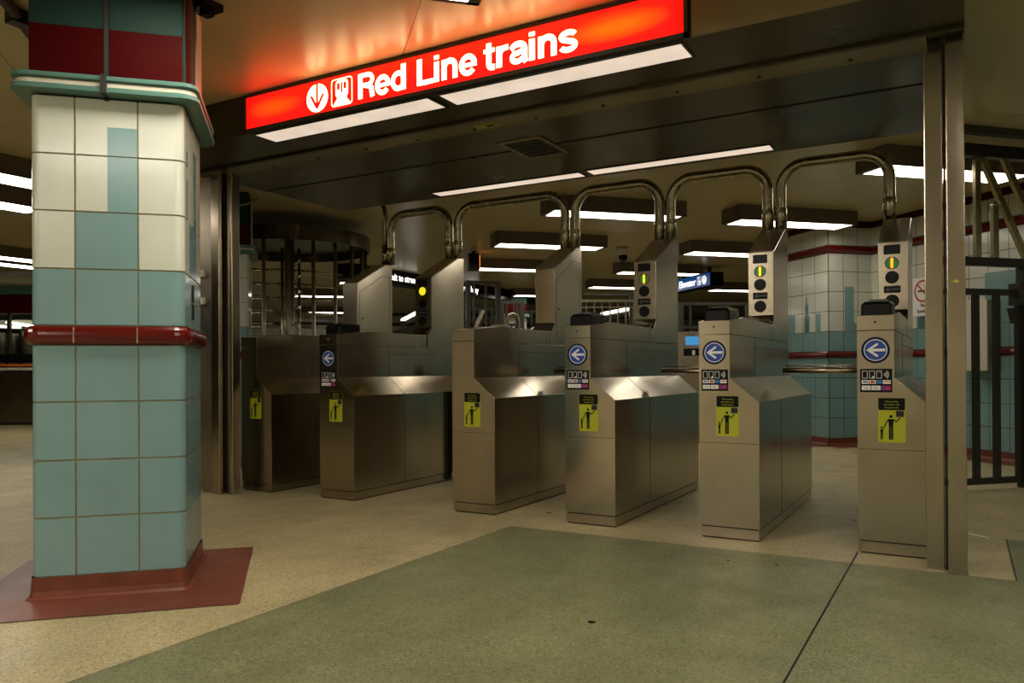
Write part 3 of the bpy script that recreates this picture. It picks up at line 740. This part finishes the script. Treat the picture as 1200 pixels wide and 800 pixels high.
def st_pay_mesh():
    mb = MB(); mb.box((.012, -.0009, .692), (.137, -.0002, .792), BLACKP); y = -.0009; d = .0004
    for i in range(3):
        x = .020+i*.028; mb.box((x, y-d, .751), (x+.021, y, .784), WHITEP); mb.box((x+.002, y-2*d, .753), (x+.019, y-d, .782), BLACKP)
        if i == 1: mb.box((x+.011, y-3*d, .753), (x+.019, y-2*d, .760), WHITEP)
        if i == 2: mb.box((x+.002, y-3*d, .773), (x+.019, y-2*d, .780), GREYP)
    for k_ in range(4):
        r = .006+.0055*k_; cx, cz = .101, .7675
        for i in range(-3, 3):
            a0, a1 = R(i*15), R((i+1)*15)
            bar2(mb, cx+r*math.cos(a0), cz+r*math.sin(a0), cx+r*math.cos(a1), cz+r*math.sin(a1), .0022, y, WHITEP, d)
    for i, (a, c, m_) in enumerate(((.018, .045, WHITEP), (.048, .074, WHITEP), (.077, .098, LBLUEP), (.101, .131, WHITEP))):
        mb.box((a, y-d, .728), (c, y, .744), m_)
    mb.disc((.058, .736), .006, y-d, REDP, 14, d); mb.disc((.065, .736), .006, y-2*d, ORNP, 14, d)
    mb.box((.022, y-2*d, .733), (.041, y-d, .739), BLUEP); mb.box((.104, y-2*d, .735), (.128, y-d, .740), ORNP)
    for a, c, m_ in ((.018, .053, WHITEP), (.056, .092, WHITEP), (.095, .131, MAGP)): mb.box((a, y-d, .701), (c, y, .720), m_)
    mb.box((.100, y-2*d, .705), (.112, y-d, .716), BLUEP); mb.box((.114, y-2*d, .707), (.127, y-d, .715), REDP)
    return mb.build('payment_sticker', mesh_only=True)
def st_warn_mesh():
    mb = MB(); x0, x1, z0, z1 = .081, .186, .480, .669
    mb.prism(rr2(x0, z0, x1, z1, .007, 4), 'y', -.0009, -.0002, YELLP)
    hp = [p for p in rr2(x0+.001, .617, x1-.001, z1-.001, .006, 4)]
    mb.prism(hp, 'y', -.0013, -.0009, BLACKP)
    y = -.0009; d = .0005
    cx = .131   # adult
    mb.disc((cx, .590), .0065, y, BLACKP, 16, d)
    mb.prism([(cx-.011, .579), (cx+.011, .579), (cx+.008, .545), (cx-.008, .545)], 'y', y-d, y, BLACKP)
    bar2(mb, cx-.0045, .548, cx-.0045, .492, .0075, y, BLACKP, d); bar2(mb, cx+.0045, .548, cx+.0045, .492, .0075, y, BLACKP, d)
    bar2(mb, cx-.010, .578, cx-.026, .547, .0045, y, BLACKP, d); bar2(mb, cx+.010, .577, cx+.020, .567, .0045, y, BLACKP, d); bar2(mb, cx+.020, .567, cx+.036, .587, .0045, y, BLACKP, d)
    kx = .0955   # child
    mb.disc((kx, .542), .0045, y, BLACKP, 14, d); mb.prism([(kx-.006, .535), (kx+.006, .535), (kx+.004, .515), (kx-.004, .515)], 'y', y-d, y, BLACKP)
    bar2(mb, kx-.0025, .517, kx-.0025, .492, .004, y, BLACKP, d); bar2(mb, kx+.0025, .517, kx+.0025, .492, .004, y, BLACKP, d); bar2(mb, kx+.005, .533, kx+.011, .548, .003, y, BLACKP, d)
    mb.box((.150, y-d, .588), (.181, y, .615), GREYP)
    for i in range(3): mb.box((.153+i*.009, y-2*d, .592), (.159+i*.009, y-d, .611), BLACKP)
    return mb.build('child_warning_sticker', mesh_only=True)
def arm_mesh():
    mb = MB(); mb.tube([(-.46, .80, .783), (.0, .80, .783)], .0165, ARMM, 16)
    mb.tube([(-.445, .812, .808), (.0, .812, .808)], .0045, ARMM, 8)
    return mb.build('rotor_arm', mesh_only=True)
def hub_mesh():
    mb = MB(); mb.tube([(-.055, .80, .785), (.005, .80, .785)], [.030, .055], STEELD, 20)
    return mb.build('rotor_hub', mesh_only=True)
def doorpanel_mesh():
    mb = MB(); e = W1
    pts = [(1.03, 1.0), (1.03, 1.40), (1.30, 1.55), (1.40, 1.55), (1.40, 1.0)]
    for a, c in zip(pts, pts[1:]+pts[:1]):
        d = Vector((c[0]-a[0], c[1]-a[1])).normalized(); n = Vector((-d.y, d.x))*.0015
        mb.prism([(a[0]-n.x, a[1]-n.y), (c[0]-n.x, c[1]-n.y), (c[0]+n.x, c[1]+n.y), (a[0]+n.x, a[1]+n.y)], 'x', e-.001, e+.0008, DARK)
    mb.tube([(e-.001, 1.06, 1.20), (e+.003, 1.06, 1.20)], .008, DARK, 10)
    return mb.build('access_panel', mesh_only=True)
def roof_mesh():
    mb = MB(); a, c = (1.0, 1.4705), (1.355, 1.6525)
    mb.prism([(a[0], a[1]), (c[0], c[1]), (c[0], c[1]+.002), (a[0], a[1]+.002)], 'x', .001, W1-.001, STEELD)
    return mb.build('tower_roof', mesh_only=True)

def turnstile(X, kind, label, lamps=None):
    t = thing('turnstile', (X, TY0, 0), label, 'turnstile', 'row of steel turnstiles')
    link('cabinet_body', cached('body', body_mesh), t, bevel=.004)
    link('kick_plate', cached('kick', kick_mesh), t)
    link('front_panel_edge', cached('fs', front_seam_mesh), t)
    link('top_cap', cached('cap', cap_mesh), t, bevel=.002)
    tw = link('tower', cached('tower', tower_mesh), t, bevel=.004)
    link('tower_roof', cached('roof', roof_mesh), tw)
    tag(link('child_warning_sticker', cached('warn', st_warn_mesh), t), 'yellow and black sticker of an adult holding a child', None)
    w = [o for o in t.children if o.name.startswith('child_warning')][0]
    for i, s_ in enumerate(('When traveling', 'with children, send', 'through turnstile')):
        key = 'wt%d' % i
        if key in MC: link('sticker_lettering', MC[key], w, (.1335, -.0013, .650-.0125*i)).rotation_euler = FRONT
        else:
            o = text_mesh('sticker_lettering', s_, .0068, YELLP, w, (.1335, -.0013, .650-.0125*i), FRONT, .85, .0, .0003, 'CENTER'); MC[key] = o.data
    if kind == 'entry':
        link('lock_badge', cached('badge', badge_mesh), t)
        rd = link('card_reader', cached('reader', reader_mesh), t, bevel=.003); tag(rd, 'glossy black card reader', None)
        link('reader_pad', cached('rpad', reader_slot_mesh), rd)
        tag(link('arrow_sticker', cached('sta', st_arrow_mesh), t), 'round blue sticker with a white arrow pointing left', None)
        ps = tag(link('payment_sticker', cached('stp', st_pay_mesh), t), 'black sticker of payment card symbols', None)
        for i, x_ in enumerate((.036, .074)):
            if 'pay' in MC: link('sticker_lettering', MC['pay'], ps, (x_, -.0014, .7065)).rotation_euler = FRONT
            else:
                o = text_mesh('sticker_lettering', 'Pay', .0085, BLACKP, ps, (x_, -.0014, .7065), FRONT, .9, .0, .0003, 'CENTER'); MC['pay'] = o.data
        pn = link('signal_panel', cached('panel', panel_mesh), t)
        link('display_window', cached('disp', disp_mesh), pn)
        link('deflector_lip', cached('ledge', ledge_mesh), t)
        if lamps == 'round':
            tag(link('signal_lamp', cached('lY', lambda: lampring_mesh(1.372, YELLF, 'signal_lamp')), pn), 'lit round yellow signal lamp', None)
        else:
            lm = link('signal_lamp', cached('lG', lambda: lampring_mesh(1.357, YLED2, 'signal_lamp')), pn); tag(lm, 'green signal lamp with a glowing bar', None)
            if lamps == 'amber': link('signal_lamp_bar', cached('barA', lambda: ledbar_mesh(AMBER, RLED)), pn)
            else: link('signal_lamp_bar', cached('barY', lambda: ledbar_mesh(YLED, RLED)), pn)
        dk = GREYP if lamps != 'amber' else BLACK
        link('signal_lamp', cached('lD1', lambda: lampring_mesh(1.281, BLACK, 'signal_lamp')), pn)
        link('arrow_window', cached('aw', arrowwin_mesh), pn)
        link('signal_lamp', cached('lD2', lambda: lampring_mesh(1.154, BLACK, 'signal_lamp')), pn)
    if kind == 'entry' and lamps != 'round':
        hb = link('rotor_hub', cached('hub', hub_mesh), t)
        tag(link('rotor_arm', cached('arm', arm_mesh), hb), 'horizontal steel bar across the lane', None)
    if kind == 'exit': link('access_panel', cached('ap', doorpanel_mesh), tw)
    return t
TX = {1: -4.203, 2: -3.5017, 3: -2.5013, 4: -1.7967, 5: -1.0894, 6: -.3977}
turnstile(TX[1], 'exit', 'leftmost, darkest turnstile, without arrow sticker, beside the left steel post')
turnstile(TX[2], 'entry', 'turnstile with small blue arrow sticker and round yellow lamp, second from left', 'round')
turnstile(TX[3], 'exit', 'middle turnstile with only a yellow sticker and a blank tower')
turnstile(TX[4], 'entry', 'arrow turnstile just right of the blank-towered one, lamp panel lit', 'yellow')
turnstile(TX[5], 'entry', 'turnstile with pale front and bright panel, its whole cabinet in view', 'yellow')
turnstile(TX[6], 'entry', 'rightmost turnstile, against the steel posts, with amber lamp bar', 'amber')

# low gate post between second and third turnstile
gp = thing('gate_post', (-3.17, 4.78, 0), 'dark narrow gate post standing between second and third turnstiles', 'gate post')
mb = MB(); mb.box((-.02, -.03, 0), (.02, .03, .82), DMETAL); mb.build('shaft', gp, bevel=.003)
mb = MB(); mb.box((-.006, .03, .10), (.006, .16, .78), STEELD); mb.build('gate_leaf', gp)

# ------------------------------------------------------------------ pipe arches over the lanes
def arch(xa, xb, label, PY=5.10):
    t = thing('pipe_arch', ((xa+xb)/2, PY, 1.656), label, 'pipe arch', 'steel pipe arches over the turnstiles')
    h = (xb-xa)/2; top = 2.057-1.656; r = .145; path = [(-h, 0, 0), (-h, 0, .1)]
    for i in range(9):
        a = math.pi-math.pi/2*i/8; path.append((-h+r+r*math.cos(a), 0, top-r+r*math.sin(a)))
    for i in range(9):
        a = math.pi/2-math.pi/2*i/8; path.append((h-r+r*math.cos(a), 0, top-r+r*math.sin(a)))
    path += [(h, 0, .1), (h, 0, 0)]
    mb = MB(); mb.tube(path, .0325, PIPE, 20); mb.build('pipe', t)
    for s_ in (-1, 1):
        mb = MB(); mb.tube([(s_*h, 0, .001), (s_*h, 0, .128), (s_*h, 0, .134)], [.0365, .0365, .0335], PIPE, 20); mb.build('collar', t)
    return t
LFT, RGT = .030, .110
names = {1: 'leftmost pipe arch, dark, from first to second turnstile tower', 2: 'widest dark pipe arch, between the second and third towers',
         3: 'pipe arch with bright upper edge, from blank tower to fourth tower', 4: 'pipe arch joining the fourth and fifth turnstile towers', 5: 'rightmost pipe arch, ending on the last turnstile tower'}
for i in range(1, 6): arch(TX[i]+(RGT if i > 1 else .155), TX[i+1]+LFT, names[i])
t = thing('riser_pipe', (TX[1]+.095, 5.10, 1.656), 'thin riser pipe going up from the leftmost turnstile tower to the ceiling', 'pipe')
mb = MB(); mb.tube([(0, 0, 0), (0, 0, .45), (-.02, 0, .50), (-.02, 0, CEIL-1.657)], .020, PIPE, 14); mb.build('pipe', t)
mb = MB(); mb.tube([(0, 0, .001), (0, 0, .16)], .028, PIPE, 14); mb.build('collar', t)

# ------------------------------------------------------------------ full-height turnstile
CX, CYY = -6.02, 5.92
t = thing('full_height_turnstile', (CX, CYY, 0), 'full-height caged turnstile with a round steel canopy behind the column', 'full-height turnstile')
def cyl(mb, r0, r1, z0, z1, mat, n=48, c=(0, 0)):
    A_ = [Vector((c[0]+r0*math.cos(2*math.pi*i/n), c[1]+r0*math.sin(2*math.pi*i/n), z0)) for i in range(n)]
    B_ = [Vector((c[0]+r1*math.cos(2*math.pi*i/n), c[1]+r1*math.sin(2*math.pi*i/n), z1)) for i in range(n)]
    loft(mb, [A_, B_], mat)
    return A_, B_
mb = MB(); a1, b1 = cyl(mb, .82, .82, 2.02, 2.16, SOFF); a2, b2 = cyl(mb, .80, .80, 2.02, 2.16, SOFF)
mb.face(b1, SOFF); mb.face(list(reversed([Vector((p.x, p.y, 2.10)) for p in a2])), SOFF)
loft(mb, [a1, a2], SOFF, False)
for i in range(6):
    a = R(-70+i*24); mb.box((-.01, -.824, 2.021), (.03, -.818, 2.159), STEEL, rot_z(a))
mb.build('canopy', t, fix=False)
for i in range(12):
    a = R(-130+i*17); mb = MB(); mb.tube([(.77*math.cos(a), .77*math.sin(a), 0), (.77*math.cos(a), .77*math.sin(a), 2.03)], .018, STEELD, 10); mb.build('cage_bar', t)
mb = MB(); mb.tube([(0, 0, 0), (0, 0, 2.1)], .05, STEELD, 16)
for a in (30, 150, 270):
    mb.tube([(.10*math.cos(R(a)), .10*math.sin(R(a)), 0.05), (.10*math.cos(R(a)), .10*math.sin(R(a)), 2.05)], .015, STEEL, 10)
mb.build('rotor_column', t)
for k in range(12):
    z = .22+k*.147; mb = MB()
    for a in (203, 323, 83): mb.tube([(.05*math.cos(R(a)), .05*math.sin(R(a)), z), (.70*math.cos(R(a)), .70*math.sin(R(a)), z)], .014, STEEL, 8)
    mb.build('rotor_wing', t)
for k in range(12):
    z = .29+k*.147; mb = MB(); path = [(.74*math.cos(R(a)), .74*math.sin(R(a)), z) for a in range(150, 251, 10)]
    mb.tube(path, .012, STEEL, 8); mb.build('cage_rung', t)

# ------------------------------------------------------------------ gate at right
gu0, gv = 4.0, 4.14
g = thing('bar_gate', uv(gu0, gv, 0), 'dark metal bar gate and transom right of the wide steel post', 'gate', None, UVROT)
def gbox(name, x0, x1, z0, z1, y=.018, mat=GATEM):
    mb = MB(); mb.box((x0, -y, z0), (x1, y, z1), mat); return mb.build(name, g, bevel=.002)
GL = 5.72-gu0-.03
gbox('header_rail', 0, GL, 2.155, 2.235, .03)
gbox('transom_rail', 0, GL, 1.450, 1.506, .022)
gbox('top_rail', 0, .62, 1.262, 1.303)
gbox('bottom_rail', 0, GL, .036, .078)
for x_ in (.03, .217, .383, .565, .74, .9, 1.06, 1.22, 1.38, 1.54):
    gbox('bar', x_, x_+.044, .078, 1.262, .014)
for x_, z1 in ((.236, 2.155), (.376, 1.855)): gbox('transom_bar', x_, x_+.046, 1.506, z1, .014, PIPE)
for x_, L in ((.275, 1), (.455, 1)):
    mb = MB(); d = .36 if x_ < .3 else .36; mb.prism([(x_, 2.155), (x_+.05, 2.155), (x_+d+.05, 1.506), (x_+d, 1.506)], 'y', -.014, .014, PIPE); mb.build('diagonal_bar', g)
gbox('hinge_post', .60, .665, .0, 1.45, .03)
gbox('latch_box', .555, .70, 1.20, 1.345, .045)
mb = MB(); mb.prism([(.515, 1.18), (.545, 1.18), (.55, 1.08), (.545, 1.08)], 'y', -.02, .02, GATEM); mb.build('latch_lever', g)
# ceiling track
mb = MB(); mb.box((0, -.03, -.045), (1.75, .03, -.001), DMETAL)
o = mb.build('ceiling_track', None, uv(3.95, 3.97, CEIL), UVROT); tag(o, 'thin dark track under the ceiling above the gate', 'ceiling track')
# wall cabinet and sign on wall
o = thing('wall_cabinet', uv(5.715, 5.45, 1.06), 'pale metal cabinet on the tiled wall seen behind the gate bars', 'wall cabinet', None, UVROT)
mb = MB(); mb.box((-.14, -.13, -.30), (0, .13, .30), STEELD); mb.build('housing', o, bevel=.003)
mb = MB(); mb.box((-.145, -.125, -.295), (-.139, .125, .295), CREAM); mb.box((-.138, .1295, -.29), (-.01, .134, .29), CREAM); mb.build('door', o)
o = thing('no_smoking_sign', uv(5.712, 6.17, 1.46), 'white no smoking sign with red ring, on the tiles beside the last tower', 'sign', None, UVROT-R(90))
mb = MB(); mb.box((-.145, -.004, -.18), (.145, 0, .18), WHITEP); mb.build('plate', o)
mb = MB(); yy = -.0045
def annulus(mb, c, r0, r1, y, mat, n=32):
    for i in range(n):
        a, e = 2*math.pi*i/n, 2*math.pi*(i+1)/n
        mb.face([(c[0]+r0*math.cos(a), y, c[1]+r0*math.sin(a)), (c[0]+r1*math.cos(a), y, c[1]+r1*math.sin(a)), (c[0]+r1*math.cos(e), y, c[1]+r1*math.sin(e)), (c[0]+r0*math.cos(e), y, c[1]+r0*math.sin(e))], mat)
bar2(mb, -.06, .055, .05, .055, .016, yy, BLACKP, .0006)
annulus(mb, (0, .055), .088, .106, yy-.001, REDP); bar2(mb, -.066, .12, .066, -.01, .016, yy-.0008, REDP, .0006)
mb.build('ring_symbol', o)
text_mesh('lettering', 'No', .035, BLACKP, o, (0, yy, -.095), FRONT, .9, .0015, .0004, 'CENTER')
text_mesh('lettering', 'Smoking', .035, BLACKP, o, (0, yy, -.150), FRONT, .9, .0015, .0004, 'CENTER')
o = thing('wall_lettering', uv(5.712, 5.33, 2.06), 'black letter of the station name high on the white tiles', 'lettering', None, UVROT-R(90))
text_mesh('letter', 'H', .13, BLACKP, o, (0, -.002, .01), FRONT, .8, .002, .001, 'CENTER')

# ------------------------------------------------------------------ things behind
# illuminated bulkhead running away from the camera, with street signs on it
o = thing('sign_bulkhead', (-7.50, 11.6, CEIL), 'long black overhead sign band above the far exit, left of the third tower', 'sign')
mb = MB(); mb.box((-.12, -3.2, -.21), (.12, 3.4, -.002), BLACK); mb.build('casing', o)
ROTX = (R(90), 0, R(90))   # reads from +X, running along +Y
for body, y1, wd in (('Exit to street.', 9.95, .70), ('Broadway', 11.73, .56)):
    tx = text_mesh('lettering', body, .105, TXTB, o, (.1215, 0, -.155), ROTX, 1.0, .003, .0006)
    xs_ = [v.co.x for v in tx.data.vertices]; kx = wd/(max(xs_)-min(xs_)); tx.data.transform(Matrix.Diagonal((kx, 1, 1, 1)))
    tx.location.y = y1-wd-11.6
ES = 5.762
o = thing('elevator_sign', uv(ES+.11, 10.75, 2.0), 'blue hanging elevator sign with white symbols, left of the fifth tower', 'sign', None, UVROT)
mb = MB(); mb.box((-.105, -.51, -.005), (.11, .75, .19), BLACK)
for y_ in (-.3, .5): mb.box((-.02, y_-.02, .19), (.02, y_+.02, .288), BLACK)
mb.build('casing', o)
mb = MB(); mb.box((-.109, -.50, .0), (-.104, .74, .182), BLUEE); mb.build('blue_face', o)
ROTU = (R(90), 0, R(-90))    # local: reads from -x, running along -y
tx = text_mesh('lettering', 'Elevator', .105, TXTB, o, (-.1105, .45, .040), ROTU, 1.0, .003, .0006)
xs_ = [v.co.x for v in tx.data.vertices]; tx.data.transform(Matrix.Diagonal((.53/(max(xs_)-min(xs_)), 1, 1, 1)))
mb = MB()
def ann_u(cy, cz, r0, r1, mat, n=24):
    for i in range(n):
        a, e = 2*math.pi*i/n, 2*math.pi*(i+1)/n
        mb.face([(-.1105, cy+r0*math.cos(a), cz+r0*math.sin(a)), (-.1105, cy+r1*math.cos(a), cz+r1*math.sin(a)), (-.1105, cy+r1*math.cos(e), cz+r1*math.sin(e)), (-.1105, cy+r0*math.cos(e), cz+r0*math.sin(e))], mat)
# wheelchair symbol in a square, arrow in a disc
for (y0, y1, z0, z1) in ((-.24, -.236, .03, .15), (-.136, -.132, .03, .15), (-.24, -.132, .03, .034), (-.24, -.132, .146, .15)): mb.box((-.1108, y0, z0), (-.1098, y1, z1), TXTB)
ann_u(-.186, .068, .020, .027, TXTB); ann_u(-.178, .130, .0, .010, TXTB)
mb.box((-.1108, -.190, .080), (-.1098, -.180, .118), TXTB); mb.box((-.1108, -.216, .078), (-.1098, -.186, .086), TXTB); mb.box((-.1108, -.222, .048), (-.1098, -.214, .082), TXTB)
ann_u(-.34, .09, .0, .062, TXTB, 30)
mb.box((-.1122, -.346, .045), (-.1112, -.334, .14), BLUEE)
for s_ in (-1, 1): mb.face([(-.1122, -.34, .146), (-.1122, -.34, .126), (-.1122, -.34+s_*.034, .092), (-.1122, -.34+s_*.034, .112)], BLUEE)
mb.build('symbols', o, fix=False)

o = thing('exit_sign', uv(2.165, 9.77, CEIL), 'small dark hanging box sign glowing orange on its hidden side', 'sign', None, UVROT)
mb = MB(); mb.box((-.07, -.06, -.24), (.066, .06, -.03), BLACK); mb.box((-.02, -.03, -.03), (.02, .03, -.001), BLACK); mb.build('casing', o)
mb = MB(); mb.box((.067, -.055, -.22), (.070, .055, -.05), ORANGE); mb.build('lit_face', o)
o = thing('dome_camera', (-3.63, 9.12, CEIL), 'small ceiling dome camera beside the fourth turnstile tower', 'camera')
mb = MB(); mb.tube([(0, 0, -.10), (0, 0, -.001)], [.062, .085], CREAM, 20); mb.build('mount', o)
mb = MB(); mb.tube([(0, 0, -.175), (0, 0, -.165), (0, 0, -.14), (0, 0, -.10)], [.015, .035, .052, .055], BLACK, 20); mb.build('dome', o)

# pale railing around the stair opening
o = thing('stair_railing', (-3.9, 8.14, 0), 'pale railing of thin upright bars right of the blank turnstile tower', 'railing', None, R(29.8))
RAILM = mplain('pale_olive_paint', (0.24, 0.21, 0.125), 0.45, 0, 0.08, 5)
mb = MB(); mb.box((.08, -.02, 1.555), (1.15, .02, 1.585), RAILM); mb.build('top_rail', o)
mb = MB(); mb.box((.08, -.012, 1.49), (1.15, .012, 1.505), RAILM); mb.build('middle_rail', o)
for i in range(12):
    mb = MB(); mb.box((.10+i*.09, -.007, 0), (.115+i*.09, .007, 1.555), RAILM); mb.build('upright_bar', o)
o = thing('dark_frame_post', (-3.33, 8.62, 0), 'tall dark post with a crossbeam behind the pale railing', 'frame', None, R(29.8))
mb = MB(); mb.box((-.025, -.03, 0), (.025, .03, 1.68), DMETAL); mb.build('shaft', o)
mb = MB(); mb.box((-.55, -.02, 1.650), (.30, .02, 1.672), DMETAL); mb.build('crossbeam', o)
# lit handrail strips of the stair beyond the railing; also tubes for booth reflections
def light_bar(p, q, r, label):
    p, q = Vector(p), Vector(q); mid = (p+q)/2
    o = thing('handrail_or_reflection_strip', mid, label, 'light'); mb = MB(); mb.tube([p-mid, q-mid], r, LENSS2, 8); mb.build('tube', o)
    mb = MB(); d = Vector((0, 0, -.05)); mb.tube([p-mid+d, q-mid+d], r*1.5, DMETAL, 8); mb.build('rail', o)
    for e in (p, q):
        mb = MB(); t0 = e-mid+d*.8; mb.tube([t0, Vector((t0.x, t0.y, -mid.z))], r*.8, DMETAL, 8); mb.build('support_post', o)
    return o
LENSS2 = memit('stair_light_and_reflection', (1.0, .92, .78), 2.5)
def pt(px, py, D):     # a point in the room at depth D along the view axis of the measured picture
    d = f2 + r3*((px-600)/F_PX) - u3*((py-CY)/F_PX); return Vector((0, 0, CAM_H)) + d*D
light_bar(pt(705, 368, 9.8), pt(741, 361, 10.2), .022, 'slanting bright strip seen through the pale railing')
light_bar(pt(472, 375, 11.0), pt(491, 365, 11.6), .03, 'slanting bright strip between the first two towers')
o = thing('escalator_side', (-7.50, 10.05, 0), 'dark sloping escalator side below the slanting light, between the first two towers', 'escalator', None, R(30))
mb = MB(); mb.prism([(-.5, 0), (.8, 0), (.8, 1.66), (-.1, 1.48), (-.5, 1.36)], 'y', 0, .3, DMETAL); mb.build('panel', o)

# ticket machine with blue screen
o = thing('ticket_machine', (-2.60, 8.32, 0), 'steel ticket machine with small blue screen left of the fifth turnstile', 'ticket machine', None, R(20))
mb = MB(); mb.box((-.30, -.0, .0), (.20, .35, 1.19), STEELD); mb.box((-.30, -.10, .0), (.20, .0, .90), STEELD); mb.box((-.02, -.004, .93), (.16, .0, 1.01), BLACK); mb.build('body', o, bevel=.004)
mb = MB(); mb.box((-.0, -.006, 1.045), (.14, -.001, 1.14), SCREEN); mb.build('screen', o)
mb = MB(); mb.box((.07, -.012, .94), (.10, -.004, .99), WHITEP); mb.build('card_slot', o)

# distant exit gates: dark frames with looping pipes and bars
def far_frame(p, rz, w, h, nb, label, arch_=True, diag=False):
    o = thing('exit_gate', p, label, 'gate', None, rz)
    for s_ in (0, w):
        mb = MB(); mb.box((s_-.03, -.03, 0), (s_+.03, .03, h), DMETAL); mb.build('post', o)
    for z_ in (h, h*.82, h*.62, .1):
        mb = MB(); mb.box((0, -.02, z_-.035), (w, .02, z_), DMETAL if z_ > .5 else GATEM); mb.build('rail', o)
    for i in range(nb):
        x_ = (i+1)*w/(nb+1); mb = MB(); mb.box((x_-.012, -.012, .07), (x_+.012, .012, h*.8 if i % 2 else h), DMETAL); mb.build('bar', o)
    if arch_:
        mb = MB(); pth = [(w+.12, 0, 0)] + [(w+.12+.09-.09*math.cos(math.pi*i/8), 0, h*.72+.12*math.sin(math.pi*i/8)) for i in range(9)] + [(w+.30, 0, 0)]
        mb.tube(pth, .022, PIPE, 10); mb.build('pipe_loop', o)
    if diag:
        mb = MB(); mb.prism([(.02, h*.62), (.07, h*.62), (w*.6, h*.82), (w*.6-.05, h*.82)], 'y', -.015, .015, STEELD); mb.build('diagonal_bar', o)
    return o
P1 = pt(549, 434, 10.5); far_frame((P1.x, P1.y, 0), R(50), .42, 1.98, 4, 'dark far gate frame just right of the second turnstile tower', True, True)
P1 = pt(588, 434, 11.0); far_frame((P1.x, P1.y, 0), R(50), .30, 1.75, 3, 'dark far gate frame between the second and blank towers, with looping pipe', True)
P1 = pt(612, 434, 12.2); far_frame((P1.x, P1.y, 0), R(30), .6, 1.7, 3, 'dark far gate frame half hidden by the blank turnstile tower', False)
P1 = pt(798, 434, 9.6)
far_frame((P1.x, P1.y, 0), R(35), .85, 1.60, 6, 'dark far gate left of the fifth tower, behind the ticket machine', False)
o = thing('steel_box', pt(585, 388, 9.0), 'small pale steel box standing beyond the middle turnstile', 'box', None, R(30))
o.location.z = 0
mb = MB(); mb.box((-.09, -.1, 0), (.10, .1, 1.28), CREAM); mb.box((-.10, -.11, 1.28), (.11, .11, 1.30), STEELD); mb.build('body', o, bevel=.005)
# station booth at far left
bo = thing('station_booth', (-12.6, 6.45, 0), 'glazed staff booth with steel lower panels at far left', 'booth', None, R(30))
mb = MB(); mb.box((-1.5, 0, .0), (2.6, .1, .80), STEELD); mb.box((-1.5, -.01, .0), (2.6, .1, .04), DARK); mb.build('steel_panel', bo)
mb = MB(); mb.box((-1.5, -.12, .82), (2.6, .2, .86), CREAM); mb.box((-1.5, -.10, .88), (2.6, .2, .915), ORNP); mb.box((-1.5, -.05, .94), (2.6, .2, 1.06), BLACK); mb.build('counter', bo)
mb = MB(); mb.box((-1.5, .02, 1.06), (2.6, .03, 1.68), GLASS); mb.build('window_pane', bo)
for i in range(8):
    mb = MB(); mb.box((-1.5+i*.55, .0, 1.06), (-1.46+i*.55, .06, 1.68), STEELD); mb.build('mullion', bo)
mb = MB(); mb.box((-1.5, -.03, 1.68), (2.6, .3, 1.96), REDPAN); mb.box((-1.5, -.04, 1.96), (2.6, .32, 2.08), TEAL); mb.build('fascia', bo)
mb = MB(); mb.box((-1.4, 1.3, .9), (2.5, 1.35, 1.66), CREAM)
for i in range(9): mb.box((-1.3+i*.4, 1.25, .95), (-1.18+i*.4, 1.3, 1.4), STEELD)
mb.build('interior_wall', bo)
light_bar(pt(-20, 382, 12.9), pt(24, 384, 12.9), .03, 'upper glowing tube standing for a reflection inside the booth')  # booth reflections built as glowing tubes; rail and posts only carry them
light_bar(pt(8, 378, 13.1), pt(60, 386, 13.1), .03, 'lower glowing tube standing for a reflection inside the booth')

# pipes and brackets on the ceiling near the column
o = thing('ceiling_conduit', (-3.1, 1.53, 2.262), 'dark conduit under the ceiling left of the column capital', 'conduit')
mb = MB(); mb.tube([(.5, -.48, 0), (-.55, .55, 0)], .022, DMETAL, 12); mb.build('pipe', o)
mb = MB(); mb.box((-.31, .25, -.03), (-.25, .33, .027), BLACK); mb.box((-.34, .28, -.01), (-.22, .30, .0), BLACK); mb.build('clamp', o)
o = thing('ceiling_bracket', (-2.66, 2.17, CEIL), 'small dark bracket on the ceiling behind the column top', 'bracket')
mb = MB(); mb.box((-.06, -.05, -.03), (.05, .04, -.001), BLACK); mb.box((-.02, -.02, -.05), (.02, .02, -.03), BLACK); mb.build('plate', o)
# cable sagging between columns, seen beside the left posts
o = thing('hanging_cable', uv(-.6, 6.9, 2.2), 'thin grey cable looping across the top of the second tiled column', 'cable', None, UVROT)
mb = MB(); mb.tube([(-.4+.1*i, -.03, -.06+.05*math.sin(i*.9)+.012*i) for i in range(8)], .008, STEELD, 8); mb.build('cable_run', o)
# litter and marks on the floor
o = MB().box((-.055, -.012, 0), (.055, .012, .003), WHITEP).build('paper_strip', None, (.055, 4.31, .002), R(-40)); tag(o, 'thin pale paper strip on the floor right of the wide post', 'paper')
for k, (x_, y_, r_, lb) in enumerate([(-1.02, 2.28, .013, 'dark gum spot on the green floor left of centre'), (-.85, 3.28, .006, 'tiny dark spot on the green floor before the fifth turnstile'), (-.66, 3.30, .007, 'tiny dark spot on the green floor right of the fifth turnstile'), (-.50, 4.45, .010, 'dark spot on the tan floor in the last lane'), (-2.0, 3.9, .012, 'dark spot on the tan floor near the middle turnstile')]):
    n = 14; mb = MB(); mb.prism([(r_*(1+.25*math.sin(i*2.3))*math.cos(2*math.pi*i/n), r_*.8*math.sin(2*math.pi*i/n)) for i in range(n)], 'z', 0, .0012, BLACKP)
    o = mb.build('gum_spot', None, (x_, y_, .0025)); tag(o, lb, 'stain')
